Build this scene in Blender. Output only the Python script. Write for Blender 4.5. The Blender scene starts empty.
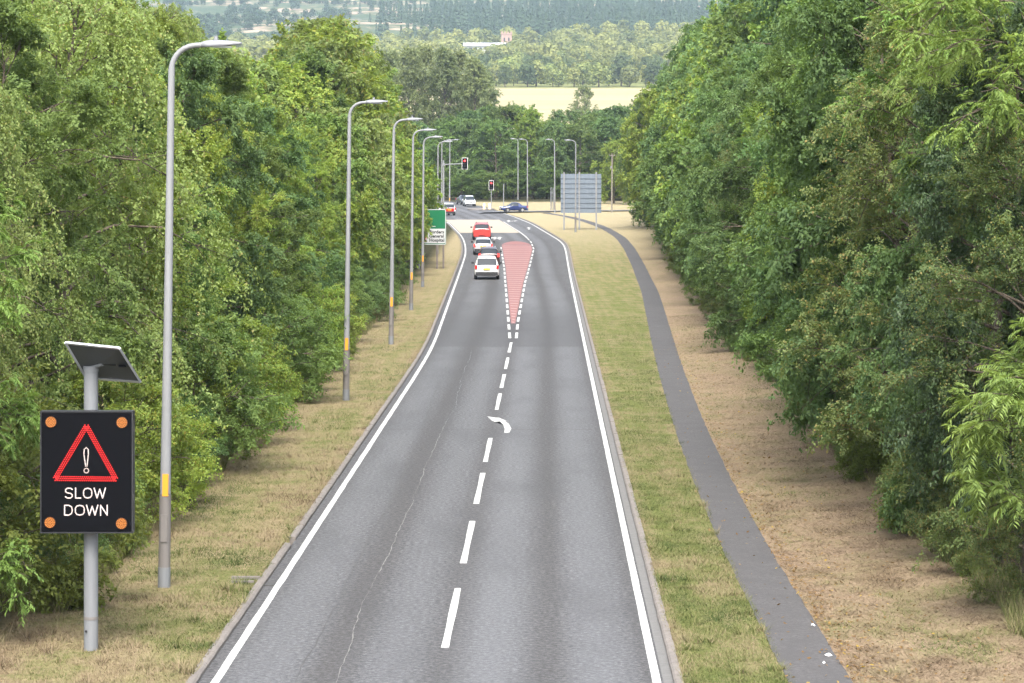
import bpy, bmesh, math, random
import numpy as np
from mathutils import Vector, Matrix

# ------------------------------------------------------------------ camera, sky, sun, exposure
F_PX, HC, YH = 2574.0, 7.6, 173.0          # focal length in pixels, eye height above the road, horizon row
scene = bpy.context.scene
C = scene.collection
cam_d = bpy.data.cameras.new('camera'); cam = bpy.data.objects.new('camera', cam_d); C.objects.link(cam)
cam.location = (0, 0, HC); cam.rotation_euler = (math.radians(90), 0, 0)
cam_d.sensor_width = 36; cam_d.lens = 36 * F_PX / 1024; cam_d.shift_y = (YH - 341.5) / 1024
cam_d.clip_start = 0.5; cam_d.clip_end = 12000
scene.camera = cam
SUN_EL, SUN_AZ = math.radians(54), math.radians(182)   # azimuth clockwise from +Y (the way the camera looks)
world = bpy.data.worlds.new('World'); scene.world = world; world.use_nodes = True
wn = world.node_tree.nodes; wl = world.node_tree.links
sky = wn.new('ShaderNodeTexSky'); sky.sky_type = 'NISHITA'; sky.sun_disc = False
sky.sun_elevation = SUN_EL; sky.sun_rotation = SUN_AZ; sky.dust_density = 4.0; sky.air_density = 1.0; sky.ozone_density = 1.0
hs = wn.new('ShaderNodeHueSaturation'); hs.inputs['Saturation'].default_value = 0.5
wl.new(sky.outputs[0], hs.inputs['Color']); wl.new(hs.outputs[0], wn['Background'].inputs['Color'])
wn['Background'].inputs['Strength'].default_value = 0.15
sun_d = bpy.data.lights.new('sun', 'SUN'); sun = bpy.data.objects.new('sun', sun_d); C.objects.link(sun)
sun_d.energy = 1.7; sun_d.angle = math.radians(24); sun_d.color = (1.0, 0.95, 0.87)
sdir = Vector((math.sin(SUN_AZ) * math.cos(SUN_EL), math.cos(SUN_AZ) * math.cos(SUN_EL), math.sin(SUN_EL)))
sun.rotation_euler = sdir.to_track_quat('Z', 'Y').to_euler()
sun.location = (30, -30, 60)
scene.view_settings.view_transform = 'Standard'; scene.view_settings.look = 'None'
scene.view_settings.gamma = 1.0; scene.view_settings.exposure = 1.92
cy = scene.cycles
cy.use_denoising = True
cy.max_bounces = 9; cy.diffuse_bounces = 8; cy.transmission_bounces = 4; cy.transparent_max_bounces = 6; cy.volume_bounces = 0
cy.use_adaptive_sampling = True; cy.adaptive_threshold = 0.025

rng = np.random.default_rng(7)
random.seed(7)

# ------------------------------------------------------------------ mesh and object helpers
def link(o, parent=None):
    C.objects.link(o)
    if parent is not None: o.parent = parent
    return o

class MB:
    """collects shapes, builds ONE mesh object"""
    def __init__(s): s.v = []; s.f = []
    def add(s, vs, fs):
        n = len(s.v); s.v += [tuple(p) for p in vs]; s.f += [tuple(i + n for i in f) for f in fs]; return s
    def box(s, c, d, rot=None):
        x, y, z = d[0] / 2, d[1] / 2, d[2] / 2
        vs = [Vector((sx * x, sy * y, sz * z)) for sz in (-1, 1) for sx, sy in ((-1, -1), (1, -1), (1, 1), (-1, 1))]
        if rot is not None: vs = [rot @ p for p in vs]
        vs = [p + Vector(c) for p in vs]
        return s.add(vs, [(3, 2, 1, 0), (4, 5, 6, 7), (0, 1, 5, 4), (1, 2, 6, 5), (2, 3, 7, 6), (3, 0, 4, 7)])
    def tube(s, pts, rad, n=8, caps=True):
        pts = [Vector(p) for p in pts]
        if not hasattr(rad, '__len__'): rad = [rad] * len(pts)
        vs = []
        up = None
        for i, p in enumerate(pts):
            d = (pts[min(i + 1, len(pts) - 1)] - pts[max(i - 1, 0)])
            d.normalize() if d.length > 0 else None
            if up is None:
                up = Vector((0, 0, 1)) if abs(d.z) < 0.9 else Vector((1, 0, 0))
            a = d.cross(up); a.normalize() if a.length > 1e-6 else None
            b = a.cross(d); up = b
            for k in range(n):
                t = 2 * math.pi * k / n
                vs.append(p + (a * math.cos(t) + b * math.sin(t)) * rad[i])
        fs = []
        for i in range(len(pts) - 1):
            for k in range(n):
                k2 = (k + 1) % n
                fs.append((i * n + k, i * n + k2, (i + 1) * n + k2, (i + 1) * n + k))
        if caps:
            m = len(vs); vs += vs[:n] + vs[(len(pts) - 1) * n:len(pts) * n]     # caps with corners of their own
            fs.append(tuple(m + k for k in range(n))); fs.append(tuple(m + n + k for k in range(n))[::-1])
        return s.add(vs, [f[::-1] for f in fs])
    def disc(s, c, r, nrm, n=12, depth=0.01):
        q = Vector(nrm).to_track_quat('Z', 'Y').to_matrix()
        vs = [Vector(c) + q @ Vector((r * math.cos(2 * math.pi * k / n), r * math.sin(2 * math.pi * k / n), z)) for z in (0, depth) for k in range(n)]
        fs = [tuple(range(n))[::-1], tuple(range(n, 2 * n))] + [(k, (k + 1) % n, n + (k + 1) % n, n + k) for k in range(n)]
        return s.add(vs, fs)
    def build(s, name, mat, parent=None, smooth=False, loc=None):
        me = bpy.data.meshes.new(name); me.from_pydata(s.v, [], s.f); me.update()
        if smooth: me.polygons.foreach_set('use_smooth', [len(f) == 4 for f in s.f])
        if mat is not None: me.materials.append(mat)
        o = link(bpy.data.objects.new(name, me), parent)
        if loc is not None: o.location = loc
        return o

def big_mesh(name, V, Fq, mat, attrs=None, smooth=False):
    """mesh from numpy arrays; Fq is an (n,k) face array; attrs: {name: (domain, values)}"""
    me = bpy.data.meshes.new(name)
    V = np.asarray(V, np.float32); Fq = np.asarray(Fq, np.int32)
    n, k = Fq.shape
    me.vertices.add(len(V)); me.vertices.foreach_set('co', V.ravel())
    me.loops.add(n * k); me.loops.foreach_set('vertex_index', Fq.ravel())
    me.polygons.add(n); me.polygons.foreach_set('loop_start', np.arange(0, n * k, k, dtype=np.int32))
    if smooth: me.polygons.foreach_set('use_smooth', np.ones(n, bool))
    for an, (dom, val) in (attrs or {}).items():
        a = me.attributes.new(an, 'FLOAT', dom); a.data.foreach_set('value', np.asarray(val, np.float32).ravel())
    me.update(calc_edges=True)
    if mat is not None: me.materials.append(mat)
    return me

def tag(o, label=None, cat=None, group=None, kind=None):
    if label: o['label'] = label
    if cat: o['category'] = cat
    if group: o['group'] = group
    if kind: o['kind'] = kind
    return o

def empty(name, loc, rz=0.0, label=None, cat=None, group=None):
    o = bpy.data.objects.new(name, None); o.empty_display_size = 0.3
    C.objects.link(o); o.location = loc; o.rotation_euler = (0, 0, rz)
    return tag(o, label, cat, group)

def copy_tree(o, parent=None):
    c = o.copy(); C.objects.link(c); c.parent = parent
    for ch in list(o.children): copy_tree(ch, c)
    return c

ORD = ['first', 'second', 'third', 'fourth', 'fifth', 'sixth', 'seventh', 'eighth', 'ninth', 'tenth', 'eleventh', 'twelfth', 'thirteenth',
       'fourteenth', 'fifteenth', 'sixteenth', 'seventeenth', 'eighteenth', 'nineteenth', 'twentieth', 'twenty-first', 'twenty-second',
       'twenty-third', 'twenty-fourth', 'twenty-fifth', 'twenty-sixth', 'twenty-seventh', 'twenty-eighth', 'twenty-ninth', 'thirtieth']
ORD += ['thirty-' + w for w in ORD[:9]] + ['fortieth'] + ['forty-' + w for w in ORD[:9]] + ['fiftieth'] + ['fifty-' + w for w in ORD[:9]] + ['sixtieth'] + ['sixty-' + w for w in ORD[:9]]

# ------------------------------------------------------------------ materials
def mat(name, col, rough=0.6, metal=0.0, spec=0.4, emit=None, estr=0.0):
    m = bpy.data.materials.new(name); m.use_nodes = True
    b = m.node_tree.nodes['Principled BSDF']
    b.inputs['Base Color'].default_value = (*col, 1); b.inputs['Roughness'].default_value = rough
    b.inputs['Metallic'].default_value = metal; b.inputs['Specular IOR Level'].default_value = spec
    if emit: m.cycles.emission_sampling = 'NONE'; b.inputs['Emission Color'].default_value = (*emit, 1); b.inputs['Emission Strength'].default_value = estr
    return m

class NT:
    """little node-tree writer"""
    def __init__(s, name):
        s.m = bpy.data.materials.new(name); s.m.use_nodes = True
        s.t = s.m.node_tree; s.bsdf = s.t.nodes['Principled BSDF']; s.out = s.t.nodes['Material Output']
    def n(s, typ, **kw):
        nd = s.t.nodes.new(typ)
        for k, v in kw.items(): setattr(nd, k, v)
        return nd
    def l(s, a, b): s.t.links.new(a, b)
    def coord(s, which='Object'): return s.n('ShaderNodeTexCoord').outputs[which]
    def attr(s, name): return s.n('ShaderNodeAttribute', attribute_name=name).outputs['Fac']
    def noise(s, vec, scale, detail=4, rough=0.6, dist=0.0):
        nd = s.n('ShaderNodeTexNoise'); nd.inputs['Scale'].default_value = scale; nd.inputs['Detail'].default_value = detail
        nd.inputs['Roughness'].default_value = rough; nd.inputs['Distortion'].default_value = dist
        if vec is not None: s.l(vec, nd.inputs['Vector'])
        return nd.outputs['Fac']
    def scaled(s, vec, sc):
        nd = s.n('ShaderNodeMapping'); nd.inputs['Scale'].default_value = sc; s.l(vec, nd.inputs['Vector']); return nd.outputs[0]
    def ramp(s, fac, stops):
        nd = s.n('ShaderNodeValToRGB'); e = nd.color_ramp.elements
        while len(e) < len(stops): e.new(0.5)
        for i, (p, c) in enumerate(stops):
            e[i].position = p; e[i].color = (*c, 1) if len(c) == 3 else c
        s.l(fac, nd.inputs[0]); return nd.outputs[0]
    def mix(s, fac, a, b, mode='MIX'):
        nd = s.n('ShaderNodeMix', data_type='RGBA', blend_type=mode)
        if isinstance(fac, (int, float)): nd.inputs[0].default_value = fac
        else: s.l(fac, nd.inputs[0])
        for sock, v in ((nd.inputs[6], a), (nd.inputs[7], b)):
            if isinstance(v, tuple): sock.default_value = (*v, 1)
            else: s.l(v, sock)
        return nd.outputs[2]
    def math(s, op, a, b=None, clamp=False):
        nd = s.n('ShaderNodeMath', operation=op, use_clamp=clamp)
        for i, v in enumerate((a, b)):
            if v is None: continue
            if isinstance(v, (int, float)): nd.inputs[i].default_value = v
            else: s.l(v, nd.inputs[i])
        return nd.outputs[0]
    def rng(s, v, a, b, c=0.0, d=1.0):
        nd = s.n('ShaderNodeMapRange'); s.l(v, nd.inputs[0])
        for i, x in enumerate((a, b, c, d)): nd.inputs[i + 1].default_value = x
        return nd.outputs[0]
    def bump(s, h, strength, dist=0.02):
        nd = s.n('ShaderNodeBump'); nd.inputs['Strength'].default_value = strength; nd.inputs['Distance'].default_value = dist
        s.l(h, nd.inputs['Height']); s.l(nd.outputs[0], s.bsdf.inputs['Normal'])
    def col(s, c): s.l(c, s.bsdf.inputs['Base Color'])
    def set(s, rough=None, spec=None):
        if rough is not None: s.bsdf.inputs['Roughness'].default_value = rough
        if spec is not None: s.bsdf.inputs['Specular IOR Level'].default_value = spec
        return s.m

def asphalt_mat(name, base, wear=True, lo=0.30, hi=2.3):
    t = NT(name); co = t.coord()
    fine = t.noise(co, 11, 5, 0.85); mid = t.noise(co, 1.3, 5, 0.6)
    long = t.noise(t.scaled(co, (1.6, 0.03, 1)), 1.0, 4, 0.6)
    c = t.ramp(fine, [(0.36, tuple(x * lo for x in base)), (0.5, base), (0.64, tuple(x * hi for x in base))])
    c = t.mix(t.rng(mid, 0.35, 0.7), c, tuple(x * 0.85 for x in base), 'MIX') if not wear else c
    if wear:
        lat = t.attr('lat')                                     # metres from the road's middle
        LT, DK = (0.122, 0.126, 0.134), (0.038, 0.035, 0.033)
        for centre, width, col, amt in ((-2.65, 0.62, LT, 0.55), (-0.72, 0.46, LT, 0.5), (0.78, 0.62, LT, 0.8), (2.45, 0.55, LT, 0.75), (-1.66, 0.40, DK, 0.95), (1.62, 0.34, DK, 0.75), (0.05, 0.30, DK, 0.6), (3.25, 0.26, DK, 0.6), (-3.3, 0.24, DK, 0.5)):
            d = t.math('ABSOLUTE', t.math('SUBTRACT', t.math('ADD', lat, t.rng(long, 0, 1, -0.22, 0.22)), centre))
            fac = t.math('MULTIPLY', t.rng(d, width * 0.25, width * 1.3, 1, 0), amt)
            c = t.mix(fac, c, t.mix(0.52, c, col), 'MIX')
        blot = t.noise(t.scaled(co, (1, 0.25, 1)), 0.5, 6, 0.65)
        c = t.mix(t.rng(blot, 0.48, 0.72, 0, 0.5), c, tuple(x * 0.7 for x in base))
        # cross joints and a darker resurfaced stretch
        sep = t.n('ShaderNodeSeparateXYZ'); t.l(co, sep.inputs[0])
        y = t.math('ADD', sep.outputs[1], t.rng(t.noise(co, 0.8, 2), 0, 1, -0.5, 0.5))
        patch = t.math('MULTIPLY', t.rng(y, 112.0, 113.2), t.rng(y, 132, 150, 1, 0))
        c = t.mix(t.math('MULTIPLY', patch, 0.55), c, tuple(x * 0.72 for x in base))
        for yy in (76.4, 113.0, 146):
            j = t.rng(t.math('ABSOLUTE', t.math('SUBTRACT', y, yy)), 0.05, 0.16, 0.5, 0)
            c = t.mix(j, c, (0.05, 0.048, 0.046))
        white = t.noise(co, 3.1, 3, 0.8)
        c = t.mix(t.rng(white, 0.72, 0.76, 0, 0.5), c, (0.3, 0.3, 0.29))
    t.col(c); t.bump(fine, 0.45, 0.012)
    return t.set(0.85, 0.25)

M = {}
M['asphalt'] = asphalt_mat('asphalt', (0.063, 0.063, 0.065))
M['side_asphalt'] = asphalt_mat('side_asphalt', (0.10, 0.102, 0.107), False)
M['path'] = asphalt_mat('path_asphalt', (0.070, 0.067, 0.067), False, 0.65, 1.4)

def paint_mat(name, col, wear=0.5):
    t = NT(name); co = t.coord()
    nz = t.noise(co, 9, 5, 0.75); n2 = t.noise(co, 45, 2, 0.6)
    c = t.mix(t.rng(nz, 0.3, 0.75, 0.0, 0.55), col, tuple(x * 0.72 for x in col))
    c = t.mix(t.math('MULTIPLY', t.rng(t.math('MULTIPLY', nz, n2), 0.235, 0.36), wear), c, (0.14, 0.14, 0.142))
    t.col(c); t.bump(n2, 0.3, 0.005)
    return t.set(0.7, 0.3)
M['paint'] = paint_mat('white_road_paint', (0.47, 0.47, 0.45), 1.0)
M['paint_worn'] = paint_mat('worn_road_paint', (0.42, 0.42, 0.40), 1.0)
M['red_surface'] = paint_mat('red_surfacing', (0.205, 0.076, 0.066), 0.6)
M['red_pale'] = paint_mat('pale_red_paint', (0.33, 0.235, 0.215), 0.6)
M['buff_surface'] = paint_mat('buff_surfacing', (0.31, 0.265, 0.20), 0.25)
M['crack'] = mat('crack_seal', (0.14, 0.137, 0.13), 0.8)

def concrete(name, base):
    t = NT(name); co = t.coord('Object'); oi = t.n('ShaderNodeObjectInfo')
    nz = t.noise(co, 7, 6, 0.7); n2 = t.noise(co, 60, 2)
    c = t.mix(t.rng(nz, 0.35, 0.7), tuple(x * 0.7 for x in base), base)
    c = t.mix(t.rng(oi.outputs['Random'], 0, 1, 0, 0.35), c, tuple(x * 0.6 for x in base))
    t.col(c); t.bump(n2, 0.4, 0.006); return t.set(0.85, 0.25)
M['kerb'] = concrete('kerb_concrete', (0.185, 0.166, 0.150))
M['channel'] = concrete('channel_concrete', (0.155, 0.152, 0.147))

def ground_mat():
    t = NT('verge_ground'); co = t.coord()
    fine = t.noise(co, 9, 6, 0.85); mid = t.noise(co, 0.9, 5, 0.7); big = t.noise(co, 0.22, 4, 0.6)
    stripe = t.noise(t.scaled(co, (2.6, 0.12, 1)), 1.0, 3, 0.6)
    green = t.ramp(fine, [(0.3, (0.055, 0.068, 0.017)), (0.55, (0.109, 0.124, 0.037)), (0.75, (0.172, 0.172, 0.068))])
    straw = t.ramp(fine, [(0.28, (0.102, 0.077, 0.041)), (0.52, (0.214, 0.174, 0.097)), (0.76, (0.323, 0.273, 0.165))])
    brown = t.ramp(fine, [(0.28, (0.106, 0.074, 0.050)), (0.52, (0.240, 0.175, 0.118)), (0.76, (0.403, 0.306, 0.208))])
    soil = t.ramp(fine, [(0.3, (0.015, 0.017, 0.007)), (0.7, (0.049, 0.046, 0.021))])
    pale = t.ramp(fine, [(0.3, (0.217, 0.179, 0.101)), (0.7, (0.313, 0.271, 0.170))])
    sfac = t.math('ADD', t.attr('straw'), t.math('ADD', t.rng(mid, 0.3, 0.7, -0.65, 0.65), t.rng(stripe, 0.3, 0.7, -0.3, 0.3)), True)
    c = t.mix(sfac, green, straw)
    bfac = t.math('MULTIPLY', t.attr('brown'), t.rng(t.math('ADD', mid, big), 0.72, 1.08, 0.35, 1), True)
    c = t.mix(bfac, c, brown)
    c = t.mix(t.attr('pale'), c, pale)
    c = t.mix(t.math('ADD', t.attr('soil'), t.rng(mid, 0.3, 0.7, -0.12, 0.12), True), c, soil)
    t.col(c); t.bump(t.math('ADD', fine, mid), 0.8, 0.06)
    return t.set(0.95, 0.1)
M['ground'] = ground_mat()

def hill_mat():
    t = NT('hill_ground'); co = t.coord()
    n1 = t.noise(co, 0.012, 6, 0.62); n2 = t.noise(co, 0.05, 5, 0.7); n3 = t.noise(t.scaled(co, (0.2, 1.5, 1)), 0.02, 4, 0.6)
    grass = t.mix(t.rng(n2, 0.35, 0.65), (0.10, 0.125, 0.035), (0.17, 0.17, 0.06))
    heath = t.ramp(t.math('ADD', t.math('MULTIPLY', n1, 0.55), t.math('MULTIPLY', n2, 0.45)), [(0.34, (0.028, 0.050, 0.026)), (0.47, (0.045, 0.072, 0.034)), (0.525, (0.085, 0.095, 0.045)), (0.56, (0.25, 0.19, 0.14)), (0.64, (0.36, 0.29, 0.2)), (0.72, (0.10, 0.11, 0.05))])
    wheat = t.mix(t.rng(n3, 0.3, 0.7), (0.225, 0.192, 0.105), (0.300, 0.262, 0.160))
    c = t.mix(t.attr('heath'), grass, heath)
    c = t.mix(t.attr('wheat'), c, wheat)
    t.col(c); return t.set(0.95, 0.1)
M['hill'] = hill_mat()

def leaf_mat(name, a, b, c3=None, rough=0.6, trans=0.36, spec=0.15, hue=0.02, c3amt=0.12):
    trans += 0.08
    t = NT(name); tint = t.attr('tint'); oi = t.n('ShaderNodeObjectInfo')
    col = t.mix(tint, a, b)
    if c3: col = t.mix(t.rng(tint, 1 - c3amt, 1 - c3amt + 0.02), col, c3)
    # some boughs a little yellower or darker than others
    geo = t.coord('Object')
    patch = t.noise(geo, 0.55, 2, 0.5)
    col = t.mix(t.rng(patch, 0.4, 0.68, 0, 0.55), col, tuple(min(1, y * s) for y, s in zip(b, (1.12, 1.1, 0.95))))
    h = t.n('ShaderNodeHueSaturation'); t.l(col, h.inputs['Color'])
    t.l(t.rng(oi.outputs['Random'], 0, 1, 0.5 - hue, 0.5 + hue * 0.2), h.inputs['Hue']); t.l(t.rng(t.math('FRACT', t.math('MULTIPLY', oi.outputs['Random'], 7.31)), 0, 1, 0.82, 1.2), h.inputs['Value'])
    t.col(h.outputs[0]); t.set(rough, spec)
    tr = t.n('ShaderNodeBsdfTranslucent'); tc = t.mix(1.0, h.outputs[0], (1.25, 1.2, 0.7), 'MULTIPLY'); t.l(tc, tr.inputs['Color'])
    mx = t.n('ShaderNodeMixShader'); mx.inputs[0].default_value = trans
    t.l(t.bsdf.outputs[0], mx.inputs[1]); t.l(tr.outputs[0], mx.inputs[2]); t.l(mx.outputs[0], t.out.inputs['Surface'])
    return t.m
M['leaf_cherry'] = leaf_mat('leaf_cherry', (0.070, 0.132, 0.052), (0.122, 0.198, 0.076))
M['leaf_maple'] = leaf_mat('leaf_maple', (0.122, 0.205, 0.044), (0.212, 0.305, 0.068), (0.24, 0.24, 0.05))
M['leaf_birch'] = leaf_mat('leaf_birch', (0.132, 0.195, 0.062), (0.195, 0.258, 0.090), (0.22, 0.20, 0.08), c3amt=0.07)
M['leaf_ash'] = leaf_mat('leaf_ash', (0.098, 0.180, 0.048), (0.165, 0.250, 0.068))
M['leaf_willow'] = leaf_mat('leaf_willow', (0.105, 0.185, 0.055), (0.170, 0.255, 0.075), rough=0.4)
M['leaf_dark'] = leaf_mat('leaf_dark', (0.048, 0.086, 0.044), (0.082, 0.126, 0.062), rough=0.4)
M['leaf_hawthorn'] = leaf_mat('leaf_hawthorn', (0.088, 0.138, 0.052), (0.140, 0.188, 0.072), (0.24, 0.20, 0.07), c3amt=0.12, rough=0.55)
M['leaf_oak'] = leaf_mat('leaf_oak', (0.078, 0.140, 0.044), (0.135, 0.205, 0.066))
M['leaf_poplar'] = leaf_mat('leaf_poplar', (0.130, 0.175, 0.085), (0.200, 0.245, 0.120))
M['leaf_far'] = leaf_mat('leaf_far', (0.075, 0.118, 0.044), (0.250, 0.290, 0.100), hue=0.03)
M['leaf_conifer'] = leaf_mat('leaf_conifer', (0.036, 0.070, 0.040), (0.065, 0.105, 0.058), trans=0.1)
M['leaf_bramble'] = leaf_mat('leaf_bramble', (0.082, 0.126, 0.033), (0.149, 0.192, 0.050))

def bark_mat(name, a, b):
    t = NT(name); co = t.coord()
    nz = t.noise(t.scaled(co, (6, 6, 1.5)), 2, 5, 0.7)
    t.col(t.mix(t.rng(nz, 0.35, 0.65), a, b)); t.bump(nz, 0.7, 0.03); return t.set(0.9, 0.2)
M['bark'] = bark_mat('bark', (0.045, 0.036, 0.026), (0.13, 0.105, 0.08))
M['birch_bark'] = bark_mat('birch_bark', (0.10, 0.09, 0.08), (0.5, 0.48, 0.44))

def steel_mat(name, base, dirty=True):
    t = NT(name); co = t.coord()
    nz = t.noise(t.scaled(co, (8, 8, 0.9)), 1.0, 5, 0.6)
    c = t.mix(t.rng(nz, 0.3, 0.7), tuple(x * 0.82 for x in base), base)
    t.col(c); t.bsdf.inputs['Metallic'].default_value = 0.1
    return t.set(0.6, 0.3)
M['galv'] = steel_mat('galvanised_steel', (0.215, 0.22, 0.225))
M['galv_dark'] = steel_mat('weathered_steel', (0.16, 0.148, 0.14))
M['galv_grey'] = steel_mat('grey_paint_steel', (0.17, 0.178, 0.188))
M['lamp_head'] = steel_mat('lamp_head_grey', (0.24, 0.245, 0.26))
M['lamp_glass'] = mat('lamp_glass', (0.5, 0.52, 0.54), 0.15)
M['yellow_band'] = mat('yellow_sticker', (0.55, 0.24, 0.02), 0.5)
M['black'] = mat('black_enamel', (0.0028, 0.003, 0.0042), 0.5, spec=0.06)
M['edge_grey'] = mat('sign_edge_grey', (0.035, 0.036, 0.04), 0.4, 0.5)
M['led_red'] = mat('red_led', (0.25, 0.006, 0.006), 0.4, emit=(1.0, 0.03, 0.03), estr=0.36)
M['led_white'] = mat('white_led', (0.3, 0.28, 0.27), 0.4, emit=(1.0, 0.78, 0.72), estr=0.22)
M['amber'] = mat('amber_lens', (0.42, 0.15, 0.03), 0.35, emit=(1.0, 0.34, 0.05), estr=0.03)
M['amber_dark'] = mat('amber_lens_dark', (0.07, 0.020, 0.004), 0.35)
M['panel_back'] = mat('solar_panel_back', (0.055, 0.058, 0.062), 0.5)
M['alu'] = mat('aluminium', (0.55, 0.57, 0.6), 0.35, 0.7)
M['sign_green'] = mat('sign_green', (0.0, 0.105, 0.038), 0.4)
M['sign_white'] = mat('sign_white', (0.40, 0.41, 0.41), 0.4)
M['sign_red'] = mat('sign_red', (0.6, 0.03, 0.03), 0.4)
M['sign_black'] = mat('sign_black', (0.02, 0.02, 0.02), 0.4)
M['sign_back'] = steel_mat('sign_back_grey', (0.15, 0.182, 0.22))
M['sign_rail'] = steel_mat('sign_rail_grey', (0.085, 0.10, 0.122))
M['post_brown'] = steel_mat('weathered_post', (0.17, 0.145, 0.13))
M['rubber'] = mat('tyre_rubber', (0.015, 0.015, 0.015), 0.85)
M['rim'] = mat('alloy_rim', (0.4, 0.4, 0.41), 0.3, 0.7)
M['glass'] = mat('car_glass', (0.02, 0.026, 0.032), 0.04, spec=0.28)
M['black_plastic'] = mat('black_plastic', (0.022, 0.022, 0.024), 0.6)
M['tail_red'] = mat('tail_light_red', (0.42, 0.012, 0.012), 0.25)
M['brake_red'] = mat('brake_light_red', (0.5, 0.02, 0.02), 0.25, emit=(1.0, 0.05, 0.04), estr=0.6)
M['head_glass'] = mat('head_light', (0.65, 0.67, 0.7), 0.12)
M['plate_yellow'] = mat('yellow_plate', (0.62, 0.42, 0.04), 0.45)
M['plate_white'] = mat('white_plate', (0.7, 0.7, 0.68), 0.45)
M['bollard_yellow'] = mat('pale_yellow_plastic', (0.72, 0.6, 0.36), 0.5)
M['bollard_white'] = mat('white_plastic', (0.75, 0.75, 0.73), 0.5)
M['signal_red'] = mat('red_signal_lens', (0.7, 0.03, 0.03), 0.3, emit=(1.0, 0.05, 0.05), estr=1.6)
M['signal_board'] = mat('signal_white_border', (0.75, 0.74, 0.73), 0.5)
M['wall_stone'] = mat('pale_wall', (0.42, 0.42, 0.41), 0.8)
M['tower_stone'] = mat('pink_sandstone', (0.30, 0.20, 0.165), 0.85)
M['roof_grey'] = mat('pale_sheet_roof', (0.46, 0.48, 0.52), 0.6)
M['window_dark'] = mat('dark_window', (0.03, 0.035, 0.04), 0.2)
M['litter'] = mat('white_litter', (0.75, 0.75, 0.74), 0.6)
M['dead_leaf'] = mat('yellow_dead_leaf', (0.5, 0.36, 0.06), 0.7)
def car_paint(name, col, metal=0.0):
    m = mat(name, col, 0.32, metal, 0.5); m.node_tree.nodes['Principled BSDF'].inputs['Coat Weight'].default_value = 0.6
    m.node_tree.nodes['Principled BSDF'].inputs['Coat Roughness'].default_value = 0.12
    return m
M['car_white'] = car_paint('car_white', (0.62, 0.63, 0.63)); M['car_red'] = car_paint('car_red', (0.48, 0.035, 0.03))
M['car_darkred'] = car_paint('car_dark_red', (0.030, 0.006, 0.007)); M['car_silver'] = car_paint('car_silver', (0.50, 0.51, 0.53), 0.4)
M['car_blue'] = car_paint('car_blue', (0.012, 0.024, 0.10), 0.2); M['car_dark'] = car_paint('car_dark_grey', (0.05, 0.055, 0.07), 0.3)

# ------------------------------------------------------------------ ground profile and road plan
ZR = np.array([(-60, 0), (150, 0), (185, 0.03), (205, 0.16), (225, 0.38), (257, 0.9), (310, 1.6), (345, 2.1), (375, 2.65), (450, 3.6), (480, 3.9)])
def zr(Y): return np.interp(Y, ZR[:, 0], ZR[:, 1])
def gpt(px, py):
    """the road-level point seen at a pixel"""
    Y = 200.0
    for _ in range(60): Y = 0.5 * Y + 0.5 * (HC - float(zr(Y))) * F_PX / (py - YH)
    return Vector(((px - 512) / F_PX * Y, Y, float(zr(Y))))
XLp = np.array([(-60, -4.97 - 0.84), (100, -3.57), (113.7, -3.47), (152.8, -3.72), (194, -3.96), (228, -4.10), (247, -4.48), (268, -5.24), (310, -7.6), (340, -10.5), (375, -15), (410, -22), (460, -36)])
XRp = np.array([(-60, 1.624 - 0.84), (235, 4.91), (250, 4.95), (270, 4.05), (308, 2.2), (340, -0.3), (375, -4), (410, -10), (460, -22)])
def smooth_interp(P, Y):
    Y = np.asarray(Y, float); acc = 0
    for d in (-7, -3.5, 0, 3.5, 7): acc = acc + np.interp(Y + d, P[:, 0], P[:, 1])
    return acc / 5
def xl(Y): return smooth_interp(XLp, Y)
def xr(Y): return smooth_interp(XRp, Y)
def xc(Y): return -1.67 + 0.014 * Y
KG, KW = 0.25, 0.13                       # edge line to kerb face, kerb width
def vnoise(X, Y, s):
    return (np.sin(X * s + 1.3 * np.sin(Y * s * 0.7)) + np.sin(Y * s * 0.83 + 1.7 + np.sin(X * s * 1.1)) + np.sin((X + Y) * s * 0.59 + 0.4)) / 3
PATH = np.array([(-60, 4.0), (30, 4.05), (45, 4.12), (58, 4.3), (75, 4.75), (98, 5.55), (117, 6.3), (163, 8.2), (204, 9.5), (235, 10.25), (262, 10.5), (290, 9.9), (315, 8.4), (335, 6.2), (348, 3.6)])
def xpath(Y): return smooth_interp(PATH, Y)
def gz(X, Y):
    """height of the verges"""
    X = np.asarray(X, float); Y = np.asarray(Y, float)
    base = zr(Y) + 0.075 + 0.018 * vnoise(X, Y, 0.9) * (Y < 300)
    xp = xpath(Y) + 1.3
    base = base + np.clip(X - xp, 0, 8) * 0.06 * (Y < 320)
    xe = xl(Y) - 3.8
    base = base + np.clip(xe - X, 0, 8) * 0.05 * (Y < 320)
    return base
EL = lambda Y: -8.3 + 0.009 * np.asarray(Y, float)                       # foot of the planting, left
ERp = np.array([(-60, 7.4), (38, 7.8), (60, 8.3), (86, 9.2), (110, 9.2), (154, 10.8), (218, 12.6), (255, 14.2), (300, 17), (400, 22)])
ER = lambda Y: np.interp(Y, ERp[:, 0], ERp[:, 1])

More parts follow.
